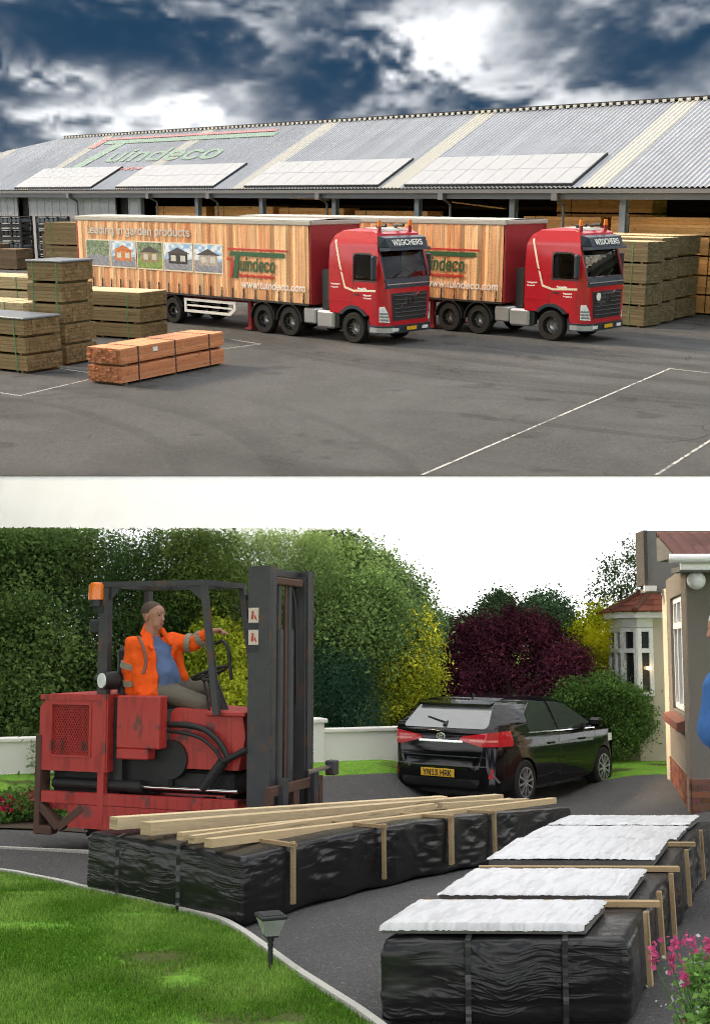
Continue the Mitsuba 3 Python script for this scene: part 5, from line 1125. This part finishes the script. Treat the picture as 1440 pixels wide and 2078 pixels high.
# overhead guard
gd = uniq(fk + '__overhead_guard'); T0 = 2.33
put(gd, cat([bar((-.77, -.50, T0), (.345, -.50, T0), .055, .05), bar((-.77, .26, T0), (.345, .26, T0), .055, .05), bar((.345, -.53, T0), (.345, .29, T0 + .001), .05, .052), bar((-.74, -.53, T0), (-.74, .29, T0 + .001), .05, .052)] + [bar((x, -.47, T0 + .004), (x, .23, T0 + .004), .03, .03) for x in (-.45, -.18, .09)]), 'mast_steel', FM)
G2 = lambda n, m, k_='mast_steel', **kw: part(gd, n, m, k_, FM, **kw)
G2('post', bar((-.72, -.50, 1.25), (-.72, -.50, T0 - .03), .075, .105, (1, 0, 0))); G2('post', bar((-.72, .26, 1.25), (-.72, .26, T0 - .03), .075, .06, (1, 0, 0)))
G2('post', bar((.345, -.50, T0 - .02), (.50, -.50, 1.12), .05, .06, (1, 0, 0))); G2('post', bar((.345, .26, T0 - .02), (.53, .26, 1.12), .05, .06, (1, 0, 0)))
G2('gusset', extr([(.15, 2.30), (.32, 2.30), (.335, 2.16)], .012, 'y', -.506))
G2('gusset', extr([(-.66, 2.30), (-.55, 2.30), (-.66, 2.18)], .012, 'y', -.506))
P('grab_handle', tube(smoothpath([(.42, -.40, 1.76), (.50, -.41, 1.79), (.56, -.42, 1.72), (.58, -.42, 1.60), (.60, -.42, 1.44)], 6), .016, 8), 'rubber', smooth=True)
bc = np.array([-.80, -.54, 2.25]); bk = uniq(fk + '__beacon')
put(bk, lathe([(.001, .17), (.05, .165), (.072, .14), (.078, .02), (.078, 0), (.001, 0)], 24).apply_translation(bc - [0, 0, .065]), 'amber', FM, smooth=40); labels[bk] = {'label': 'orange beacon on the rear post of the guard'}
part(bk, 'mount', cat([cyl(bc - [0, 0, .13], bc - [0, 0, .066], .06, 18), bx(-.83, -.72, -.55, -.50, 2.06, 2.13)]), 'black_plastic', FM)
P('rear_lamp', cat([rbx(-.90, -.77, -.52, -.42, 1.86, 2.0, .02)]), 'black_plastic')
wl_ = uniq(fk + '__work_lamp'); put(wl_, cyl((-.70, -.56, 1.42), (-.64, -.42, 1.42), .085, 20), 'black_plastic', FM, smooth=35); part(wl_, 'lens', cyl((-.705, -.572, 1.42), (-.70, -.561, 1.42), .07, 20), 'lamp_white', FM)
P('exhaust', tube([(-.95, -.2, 1.28), (-.95, -.2, 1.40), (-1.02, -.2, 1.44)], .03, 8), 'mast_steel', smooth=True)
P('seat', cat([rbx(-.62, -.12, -.40, .16, 1.15, 1.26, .03), rbx(-.68, -.57, -.38, .14, 1.20, 1.74, .04)]), 'black_plastic')
P('steering_column', cyl((.40, -.14, 1.12), (.25, -.14, 1.46), .035, 12), 'black_plastic')
sw = np.array([.22, -.14, 1.49]); e1 = unit([.9, 0, .35]); e2 = np.array([0, 1, 0])
P('steering_wheel', tube([sw + .17 * (math.cos(a) * e1 + math.sin(a) * e2) for a in np.arange(28) * math.pi / 14], .015, 8, True), 'rubber', smooth=True)
P('steering_wheel_spoke', cat([bar(sw - e1 * .16, sw + e1 * .16, .03, .015), bar(sw - e2 * .16, sw + e2 * .16, .03, .015)]), 'rubber')
P('lever', cat([cyl((.34 + .05 * i, -.34, 1.12), (.28 + .05 * i, -.36, 1.42), .009, 8) for i in range(3)] + [trimesh.creation.icosphere(2, .022).apply_translation((.28 + .05 * i, -.36, 1.43)) for i in range(3)]), 'rubber')
P('mirror', cat([lathe([(.001, 0), (.10, .0), (.105, .02), (.07, .05), (.001, .06)], 20, 'y').apply_translation((.40, .30, 2.10)), bar((.40, .30, 2.10), (.40, .27, 2.25), .02, .02)]), 'black_plastic', smooth=40)
# mast
ms = uniq(fk + '__mast'); zt = 2.47
chan = lambda y, s: cat([bx(.80, 1.02, y - .02 * s - .015, y - .02 * s + .015, .02, zt), bx(.80, .835, min(y, y + .10 * s), max(y, y + .10 * s), .02, zt - .002), bx(.985, 1.02, min(y, y + .10 * s), max(y, y + .10 * s), .02, zt - .002)])
put(ms, chan(-.45, 1), 'mast_steel', FM)
MM = lambda n, m, k_='mast_steel', **kw: part(ms, n, m, k_, FM, **kw)
MM('upright', chan(.45, -1))
inn = lambda y, s: cat([bx(.86, 1.0, y - .012, y + .012, .05, zt - .06), bx(.86, .885, min(y, y + .07 * s), max(y, y + .07 * s), .05, zt - .062)])
MM('inner_upright', inn(-.33, 1)); MM('inner_upright', inn(.33, -1))
MM('cross_member', cat([bx(.81, .90, -.44, .44, zt - .07, zt - .004), bx(.81, .86, -.32, .32, .60, .70), bx(.81, .86, -.32, .32, .12, .22)]))
for y in (-.13, .10): MM('lift_cylinder', cat([cyl((.93, y, .1), (.93, y, 1.9), .05, 16), cyl((.93, y, 1.9), (.93, y, zt - .1), .03, 12)]), smooth=35)
MM('chain', cat([bx(.94, .955, -.02, .02, .4, zt - .15)]), 'rust')
MM('hose_bundle', tube(smoothpath([(.84, .22, .3), (.83, .24, 1.2), (.84, .2, 2.0), (.90, .16, 2.3), (.95, .2, 2.1), (.96, .22, 1.2)], 6), .018, 6), 'rubber', smooth=True)
MM('crosshead', rbx(.88, .99, -.30, .30, zt - .16, zt - .09, .01), 'rust')
cg = uniq(fk + '__fork_carriage'); put(cg, cat([bx(1.03, 1.08, -.58, .58, .42, .50), bx(1.03, 1.08, -.58, .58, .10, .20), bx(1.03, 1.08, -.58, -.50, .20, .42), bx(1.03, 1.08, .50, .58, .20, .42), bx(1.03, 1.07, -.06, .06, .2, .42)]), 'rust', FM)
for y in (-.34, .34): part(cg, 'fork', cat([bx(1.081, 1.12, y - .055, y + .055, .06, .56), hull([(1.121, y - .055, .06), (1.121, y + .055, .06), (1.121, y - .055, .10), (1.121, y + .055, .10), (1.55, y - .05, .06), (1.55, y + .05, .06), (1.55, y - .05, .072), (1.55, y + .05, .072)])]), 'mast_steel', FM)
part(cg, 'side_shift_cylinder', cat([cyl((1.15, .05, .58), (1.15, .62, .58), .022, 12)]), 'chrome', FM); part(cg, 'side_shift_bracket', rbx(1.1, 1.2, .58, .70, .50, .64, .01), 'mast_steel', FM)
mat('sticker_cream', (.55, .47, .40), .5); mat('sticker_red', (.40, .05, .03), .5)
for i, z in enumerate((1.955, 1.755)):
    s_ = uniq(ms + '__warning_sticker'); put(s_, bx(.805, .905, -.4895, -.486, z, z + .135), 'sticker_cream', FM)
    part(s_, 'pictogram', cat([extr(q, .001, 'y', -.4912) for q in ([(.83, z + .03), (.855, z + .03), (.86, z + .10), (.84, z + .11)], [(.862, z + .05), (.885, z + .02), (.89, z + .035), (.868, z + .075)])]), 'sticker_red', FM)
    part(s_, 'text_band', bx(.81, .90, -.4912, -.4897, z - .055, z - .008), 'black_plastic', FM)
MM('sticker_backing', bx(.80, .91, -.4885, -.486, 1.69, 1.753), 'black_plastic')

# ------------------------------------------------------------------ driver
W = lambda px, py, y: pxw(px, py, y)
dv = thing('person', 'man in an orange high visibility jacket driving the forklift, one arm stretched out forward', 'person', kind=None)
hc = W(311, 1253, 11.42); fwd = unit([.86, -.46, -.02]); hb, hp = head_bones(hc, fwd, 1.08)
neck = W(306, 1290, 11.46); shR, shL = W(273, 1309, 11.34), W(350, 1301, 11.62); ch = W(318, 1335, 11.46); wa = W(338, 1385, 11.44)
elR, wrR = W(263, 1356, 11.38), W(268, 1402, 11.43); elL, wrL = W(392, 1306, 11.58), W(428, 1283, 11.52); hdL = W(434, 1280, 11.51)
hipR, hipL = W(325, 1402, 11.40), W(352, 1398, 11.62); knR, knL = W(408, 1428, 11.28), W(424, 1396, 11.66); anR, anL = W(415, 1505, 11.40), W(440, 1480, 11.70)
body = hb + [(hc - [0, 0, .05], .066, neck, .070), (neck, .07, ch, .07), (ch, .08, wa, .08), (shR, .05, elR, .042), (elR, .042, wrR, .032), (shL, .05, elL, .042), (elL, .042, wrL, .030), (shR, .05, ch, .06), (shL, .05, ch, .06),
    (wa, .08, hipR, .07), (wa, .08, hipL, .07), (hipR, .08, knR, .055), (hipL, .08, knL, .055), (knR, .052, anR, .04), (knL, .052, anL, .04), (anR, .04, anR + [.17, -.06, -.03], .035), (anL, .04, anL + [.17, -.06, -.03], .035)]
body += [(wrL, .030, hdL, .027)] + hand(hdL, unit([.93, -.3, .05]), unit([.1, -.3, -.95]), 1.0, .55) + hand(wrR + [.0, 0, -.03], unit([.15, .0, -1]), unit([.9, -.3, 0]), 1.0, .6)
part(dv, 'body', bones(body, .016, 6), 'skin', T(), smooth=True)
bel = W(336, 1368, 11.36)
sh_ = bones([(neck - [0, 0, .02], .072, ch, .125), (ch, .145, wa, .140), (shR, .075, ch, .12), (shL, .075, ch, .12), (bel, .098, wa, .14), (bel, .098, ch, .12)], .03, 12)
sh_.vertices = sh_.vertices + sh_.vertex_normals * ((meshkit.fbm(sh_.vertices * [16, 16, 9], 3, 6) - .5) * .035)[:, None]
part(dv, 'shirt', sh_, 'blue_shirt', T(), smooth=True)
jk = None; s_ = trimesh.creation.icosphere(2, 1.0)
for b in [(neck - [0, 0, .03], .095, ch, .150), (ch, .168, W(322, 1398, 11.44), .165), (shR, .092, ch, .15), (shL, .088, ch, .15), (shR, .088, elR, .078), (elR, .078, wrR, .062), (shL, .085, elL, .074), (elL, .074, W(421, 1286, 11.53), .062), (W(300, 1400, 11.36), .13, shR, .08), (W(372, 1380, 11.6), .05, shL, .07)]:
    m_ = man(hull(np.vstack([s_.vertices * b[1] + b[0], s_.vertices * b[3] + b[2]]))); jk = m_ if jk is None else jk + m_
def prism(poly, y0, y1): return man(hull([W(x, y, yy) for x, y in poly for yy in (y0, y1)]))
jk = jk - prism([(307, 1286), (331, 1284), (352, 1318), (342, 1345), (318, 1345), (314, 1318)], 10.7, 11.47) - prism([(318, 1340), (343, 1338), (352, 1318), (376, 1362), (384, 1402), (322, 1416), (320, 1372)], 10.7, 11.47)
jk = jk - prism([(314, 1318), (352, 1318), (352, 1360), (318, 1360)], 10.7, 11.46)
jk = jk.refine_to_length(.03); jm = unman(jk); jm.merge_vertices(); v0_ = jm.vertices.copy(); trimesh.smoothing.filter_taubin(jm, iterations=5); v1_ = jm.vertices.copy(); b_ = ~(np.linalg.norm(v1_ - v0_, axis=1) < .04); v1_[b_] = v0_[b_]; jm.vertices = v1_
fold = meshkit.fbm(jm.vertices * 11, 3, 3) - .5; jm.vertices = jm.vertices + jm.vertex_normals * (fold * .05)[:, None]
jkey = part(dv, 'jacket', jm, 'orange_cloth', T(), smooth=True)
part(jkey, 'collar', bones([(W(290, 1285, 11.40), .024, W(297, 1269, 11.52), .026), (W(297, 1269, 11.52), .026, W(329, 1279, 11.50), .026), (W(290, 1285, 11.40), .026, W(308, 1316, 11.27), .016), (W(329, 1279, 11.50), .026, W(346, 1306, 11.47), .022)], .02, 4), 'orange_cloth', T(), smooth=True)
def band(p0, p1, t, r, w=.028):
    c = p0 + (p1 - p0) * t; d = unit(p1 - p0); return cyl(c - d * w, c + d * w, r, 24)
for (p0, p1, t_, r) in ((shR, elR, .88, .094), (elR, wrR, .62, .082), (shL, elL, .80, .092), (elL, wrL, .42, .082)): part(jkey, 'reflective_band', band(p0, p1, t_, r), 'reflective_tape', T(), smooth=35)
part(jkey, 'reflective_band', tube(smoothpath([W(281, 1292, 11.22), W(291, 1315, 11.19), W(296, 1345, 11.20), W(290, 1368, 11.20)], 6), .016, 8), 'brace_tape', T(), smooth=True)
part(dv, 'trousers', bones([(wa - [0, 0, .03], .145, hipR, .115), (wa - [0, 0, .03], .145, hipL, .115), (hipR, .112, knR, .085), (hipL, .11, knL, .082), (knR, .082, anR, .06), (knL, .08, anL, .06)], .03, 10), 'khaki_trousers', T(), smooth=True)
for a in (anR, anL): part(dv, 'boot', bones([(a, .05, a + [.02, 0, -.05], .05), (a + [.0, 0, -.05], .048, a + [.17, -.06, -.06], .04)], .02, 4), 'rubber', T(), smooth=True)
def hair_mesh(c, f, k, cutf, cutz, grow=.012, low=-.02):
    f = unit(f); s = unit(np.cross(f, [0, 0, 1])); B = [(c + k * (f * -.022 + np.array([0, 0, .05])), .089 * k + grow, c + k * (f * .012 + np.array([0, 0, .05])), .080 * k + grow), (c + k * (f * -.05 + np.array([0, 0, -.0])), .066 * k + grow, c + k * (f * -.03 + np.array([0, 0, .05])), .085 * k + grow)]
    m = bones(B, .012, 3); v = m.vertices - c; a = v @ f; z = v[:, 2]; keep = (z > cutz + np.clip(a, 0, 1) * cutf) & (z > low - .25 * a)
    m.update_faces(keep[m.faces].all(1)); m.remove_unreferenced_vertices()
    m.vertices = m.vertices + m.vertex_normals * ((meshkit.fbm(m.vertices * 60, 2) - .5) * .008)[:, None]; return m
part(dv, 'hair', hair_mesh(hc, fwd, 1.08, 1.15, .030, .005, -.035), 'brown_hair', T(), smooth=True)
for q in (-1, 1):
    part(dv, 'eye', trimesh.creation.icosphere(2, .009).apply_translation(hp(.089, q * .034, .018)), 'eye_dark', T(), smooth=True); part(dv, 'eyebrow', bones([(hp(.100, q * .018, .044), .006, hp(.088, q * .052, .043), .005)], .01, 2), 'brown_hair', T())
part(dv, 'mouth', bones([(hp(.098, .02, -.058), .006, hp(.104, 0, -.057), .007), (hp(.104, 0, -.057), .007, hp(.098, -.02, -.058), .006)], .008, 2), 'lips', T()); mat('lips', (.28, .09, .075), .5)
mat('eye_dark', (.05, .035, .03), .3)

# ------------------------------------------------------------------ the man at the right edge
mn = thing('person', 'white haired man in a blue top at the right edge, half out of the picture', 'person')
D = 8.0; g0 = float(gz(2.55, D)); hc2 = W(1473, 1279, D); f2 = unit([-.97, .1, -.12]); hb2, hp2 = head_bones(hc2, f2, 1.08)
nk = W(1480, 1325, D); s1, s2 = W(1474, 1362, D - .19), W(1482, 1362, D + .19); c2 = W(1472, 1400, D); w2 = W(1474, 1480, D); be2 = W(1458, 1478, D); p2 = W(1508, 1560, D)
e1_, e2_ = W(1500, 1440, D - .24), W(1500, 1440, D + .24); h1, h2 = W(1490, 1515, D - .24), W(1490, 1520, D + .24)
k1, k2 = np.array([p2[0] - .02, D - .1, g0 + .50]), np.array([p2[0] + .03, D + .1, g0 + .50]); a1, a2 = k1 * [1, 1, 0] + [.03, 0, g0 + .09], k2 * [1, 1, 0] + [.03, 0, g0 + .09]
B2 = hb2 + [(hc2 - [0, 0, .05], .055, nk, .06), (nk, .06, c2, .11), (c2, .13, w2, .13), (w2, .13, p2, .13), (s1, .06, c2, .10), (s2, .06, c2, .1), (s1, .052, e1_, .042), (e1_, .042, h1, .032), (s2, .052, e2_, .042), (e2_, .042, h2, .032),
    (p2 + [0, -.1, 0], .09, k1, .06), (p2 + [0, .1, 0], .09, k2, .06), (k1, .058, a1, .042), (k2, .058, a2, .042), (a1, .042, a1 + [-.17, 0, -.05], .035), (a2, .042, a2 + [-.17, 0, -.05], .035)] + hand(h1, unit([-.6, .1, -.8]), unit([.2, .9, 0]), 1, .5) + hand(h2, unit([-.6, -.1, -.8]), unit([.2, -.9, 0]), 1, .5)
part(mn, 'body', bones(B2, .018, 6), 'skin', T(), smooth=True)
tm = bones([(nk - [0, 0, .02], .075, c2, .14), (c2, .155, w2, .16), (be2, .145, w2, .165), (be2, .14, c2, .13), (w2, .165, p2 + [0, 0, .06], .15), (s1, .085, c2, .13), (s2, .085, c2, .13), (s1, .08, e1_, .07), (e1_, .07, (e1_ + h1) / 2, .06), (s2, .08, e2_, .07), (e2_, .07, (e2_ + h2) / 2, .06)], .03, 10)
tm.vertices = tm.vertices + tm.vertex_normals * ((meshkit.fbm(tm.vertices * 9, 3, 8) - .5) * .03)[:, None]
part(mn, 'jumper', tm, 'bright_blue', T(), smooth=True)
part(mn, 'trousers', bones([(p2 + [0, 0, .05], .15, p2 + [0, -.1, -.05], .11), (p2 + [0, 0, .05], .15, p2 + [0, .1, -.05], .11), (p2 + [0, -.1, -.05], .105, k1, .08), (p2 + [0, .1, -.05], .105, k2, .08), (k1, .078, a1, .065), (k2, .078, a2, .065)], .03, 8), 'cover_slate', T(), smooth=True)
for a in (a1, a2): part(mn, 'shoe', bones([(a, .05, a + [.02, 0, -.04], .048), (a + [.0, 0, -.045], .045, a + [-.18, 0, -.055], .036)], .02, 4), 'rubber', T(), smooth=True)
part(mn, 'hair', hair_mesh(hc2, f2, 1.08, .5, -.005, .016), 'white_hair', T(), smooth=True)
for q in (-1, 1): part(mn, 'eye', trimesh.creation.icosphere(2, .009).apply_translation(hp2(.089, q * .034, .018)), 'eye_dark', T(), smooth=True)

# ------------------------------------------------------------------ the car
cz0 = float(np.mean([gz(2.44 + a, 18.46 + b) for a, b in ((-.8, -1.2), (.8, 1.2), (.4, -1.4), (1.4, .4))])) + .0
CA = math.radians(54.0); CM = LT(2.42, 18.44, -.47, CA) @ T().scale([1, 1.04, 1])
car = thing('car', 'black five door hatchback parked with its tail towards the camera', 'car')
def rr(P, r): return list(Polygon(P).buffer(-r).buffer(2 * r).buffer(-r).exterior.coords)[:-1]
cside = [(-2.02, .20), (-2.10, .30), (-2.135, .50), (-2.12, .66), (-2.07, .74), (-2.06, .98), (-2.02, 1.03), (-1.93, 1.10), (-1.62, 1.39), (-1.50, 1.44), (-1.1, 1.485), (-.6, 1.50), (-.1, 1.475), (.35, 1.365), (1.12, 1.00), (1.5, .93), (1.85, .80), (2.05, .66), (2.12, .50), (2.10, .28), (2.0, .19)]
cplan = [(-2.14, -.40), (-2.06, -.70), (-1.82, -.84), (-1.3, -.88), (1.3, -.88), (1.75, -.82), (2.0, -.66), (2.12, -.35), (2.14, 0), (2.12, .35), (2.0, .66), (1.75, .82), (1.3, .88), (-1.3, .88), (-1.82, .84), (-2.06, .70), (-2.14, .40), (-2.165, 0)]
cfront = [(-.80, .18), (-.86, .32), (-.88, .55), (-.87, .80), (-.845, .95), (-.79, 1.08), (-.665, 1.36), (-.60, 1.43), (-.45, 1.468), (0, 1.485), (.45, 1.468), (.60, 1.43), (.665, 1.36), (.79, 1.08), (.845, .95), (.87, .80), (.88, .55), (.86, .32), (.80, .18)]
def chaikin(P, n=2):
    P = np.asarray(P, float)
    for _ in range(n):
        Q = np.roll(P, -1, 0); P = np.stack([.75 * P + .25 * Q, .25 * P + .75 * Q], 1).reshape(-1, 2)
    return P
cside = [(x * 1.008, z + .004) for x, z in chaikin(cside)]; cplan = chaikin(cplan) * 1.008; cfront = chaikin(cfront) * 1.006
arches = man(fix(cyl((-1.30, -2, .305), (-1.30, 2, .305), .355, 44))) + man(fix(cyl((1.30, -2, .305), (1.30, 2, .305), .355, 44)))
cgrow = {}
def csolid(o):
    if o not in cgrow: cgrow[o] = solid3(cside, cplan, cfront, o, 1) - arches
    return cgrow[o]
def cpatch(prism, o=.006, lo=0.0): return unman((csolid(o) ^ man(fix(prism))) - csolid(lo))
win = [Polygon(rr([(-1.10, 1.005), (-.28, .985), (-.28, 1.40), (-.78, 1.40), (-1.02, 1.27)], .03)), Polygon(rr([(-.20, .985), (.98, .965), (.86, 1.06), (.28, 1.345), (-.20, 1.40)], .03))]
rearwin = Polygon(rr([(-.67, 1.075), (.67, 1.075), (.57, 1.385), (-.57, 1.385)], .05)); mat('rear_glass', (.13, .14, .145), .08, spec=1.0, coat=1.0)
fw = Polygon(rr([(-.74, 1.0), (.74, 1.0), (.58, 1.40), (-.58, 1.40)], .04))
put(uniq(car + '__body'), unman(csolid(0.0)), 'car_paint', CM, smooth=42)
CP = lambda n, m, k_, **kw: part(car, n, m, k_, CM, **kw)
CP('rear_window', cpatch(extr(rearwin, 1.0, 'x', -2.3)), 'rear_glass', smooth=30); CP('windscreen', cpatch(extr(fw, 1.2, 'x', .3), .004), 'tinted', smooth=30)
for s in (-1, 1):
    for w_ in win: CP('side_window', cpatch(extr(w_, .5, 'y', .45 if s > 0 else -.95)), 'tinted', smooth=30)
CP('window_trim', cpatch(extr(Polygon([(-1.12, .985), (1.02, .943), (1.02, .957), (-1.12, 1.0)]), 4, 'y', -2), .009), 'chrome')
for q in (LineString([(-.24, 1.41), (-.24, .35), (.80, .30), (1.02, .55), (1.0, .96)]), LineString([(-.24, .40), (-.95, .36), (-1.06, .62), (-1.15, 1.0)])): CP('door_gap', cpatch(extr(q.buffer(.005, cap_style=2), 4, 'y', -2), .0015), 'rubber')
CP('crease', cpatch(extr(LineString([(-1.7, .82), (.9, .78)]).buffer(.018), 4, 'y', -2), .008), 'car_paint')
for s in (-1, 1):
    for x in (-.52, .52):
        CP('door_handle', rbx(x - .10, x + .10, s * .885 - .014, s * .885 + .014, .80, .83, .006), 'car_paint')
    lamp = Polygon(rr([(s * .28, .925), (s * .60, .845), (s * .95, .835), (s * .95, 1.06), (s * .72, 1.03), (s * .34, .975)], .015))
    CP('tail_light', cpatch(extr(lamp, .75, 'x', -2.4), .014), 'tail_red', smooth=25, label='red tail light')
    CP('tail_light_inner', cpatch(extr(Polygon([(s * .45, .915), (s * .80, .90), (s * .80, .93), (s * .45, .935)]), .75, 'x', -2.4), .018), 'tail_pink')
    CP('headlight', cpatch(extr([(s * .45, .66), (s * .9, .72), (s * .9, .84), (s * .6, .78)], .9, 'x', 1.5), .006), 'lamp_white')
    CP('reflector', cpatch(extr(Polygon([(s * .70, .42), (s * .84, .42), (s * .84, .55), (s * .74, .55)]), .4, 'x', -2.4), .010), 'tail_red')
    CP('mirror', cat([rbx(.72, .86, s * .98 - .10, s * .98 + .10, .98, 1.12, .04), bar((.80, s * .84, 1.0), (.80, s * .92, 1.02), .06, .05)]), 'car_paint', smooth=30)
mat('tail_pink', (.75, .22, .18), .15, coat=1.0)
CP('boot_trim', cpatch(extr(Polygon([(-.34, .885), (.34, .885), (.34, .915), (-.34, .915)]), .6, 'x', -2.4), .012), 'chrome')
CP('boot_gap', cpatch(extr(Polygon([(-.72, .98), (-.70, .70), (.70, .70), (.72, .98)]).boundary.buffer(.006, cap_style=2), .6, 'x', -2.4), .002), 'rubber')
CP('bumper_panel', cpatch(extr(Polygon(rr([(-.56, .28), (.56, .28), (.62, .40), (-.62, .40)], .03)), .6, 'x', -2.4), .004), 'rubber')
CP('bumper_trim', cpatch(extr(LineString([(-.80, .36), (-.70, .575), (.70, .575), (.80, .36)]).buffer(.006), .6, 'x', -2.4), .013), 'film_side')
pk = uniq(car + '__number_plate'); put(pk, rbx(-2.188, -2.170, -.26, .26, .42, .53, .004), 'plate_yellow', CM)
part(pk, 'lettering', xf(text('YN13 HRK', .075, .003, True, width=.44), frame((-2.189, .22, .437), (0, -1, 0), (0, 0, 1))), 'black_plastic', CM)
em = lambda rx, rz, cx, cz: [(-2.085, cx + rx * math.cos(a), cz + rz * math.sin(a)) for a in np.arange(28) * math.pi / 14]
CP('emblem', cat([tube(em(.062, .042, 0, .965), .006, 6, True), tube(em(.018, .040, 0, .965), .005, 6, True), tube(em(.034, .018, 0, .985), .005, 6, True)]), 'chrome')
CP('badge', cat([bx(-2.082, -2.076, .46, .58, .80, .815), bx(-2.082, -2.076, -.62, -.40, .80, .815)]), 'chrome')
CP('rear_wiper', cat([bar((-1.925, 0, 1.135), (-1.84, .34, 1.205), .025, .03), cyl((-1.98, 0, 1.105), (-1.86, 0, 1.15), .028, 10)]), 'rubber')
CP('roof_spoiler', hull([(-1.72, -.56, 1.40), (-1.72, .56, 1.40), (-1.3, -.55, 1.472), (-1.3, .55, 1.472), (-1.72, -.56, 1.375), (-1.72, .56, 1.375), (-1.4, -.55, 1.40), (-1.4, .55, 1.40)]), 'car_paint', smooth=30)
CP('aerial', hull([(-1.25, -.03, 1.465), (-1.25, .03, 1.465), (-1.06, 0, 1.47), (-1.22, 0, 1.535), (-1.18, 0, 1.53)]), 'car_paint')
CP('underbody', bx(-1.9, 1.9, -.7, .7, .16, .30), 'rubber')
for x in (-1.30, 1.30):
    for s in (-1, 1):
        k = uniq(car + '__wheel'); r = .315; y = s * .775
        ty = lathe([(r * .66, -.10), (r * .9, -.105), (r, -.085), (r, .085), (r * .9, .105), (r * .66, .10), (r * .66, -.10)], 40, 'y'); ty.apply_translation([x, y, r]); put(k, fix(ty), 'tyre', CM, smooth=35)
        sp = []
        for a in np.arange(10) * math.pi / 5 + .1:
            da = .05; sp.append(bar((x + .04 * math.cos(a), y + s * .088, r + .04 * math.sin(a)), (x + .205 * math.cos(a + da), y + s * .092, r + .205 * math.sin(a + da)), .02, .034, (0, 1, 0)))
        ring = lathe([(.195, -.012), (.212, -.012), (.212, .012), (.195, .012), (.195, -.012)], 36, 'y'); ring.apply_translation([x, y + s * .09, r])
        part(k, 'rim', cat(sp + [fix(ring), cyl((x, y + s * .07, r), (x, y + s * .10, r), .05, 20)]), 'alloy', CM); part(k, 'brake_disc', cyl((x, y - .01, r), (x, y + .01, r), .17, 24), 'dark_gap', CM)
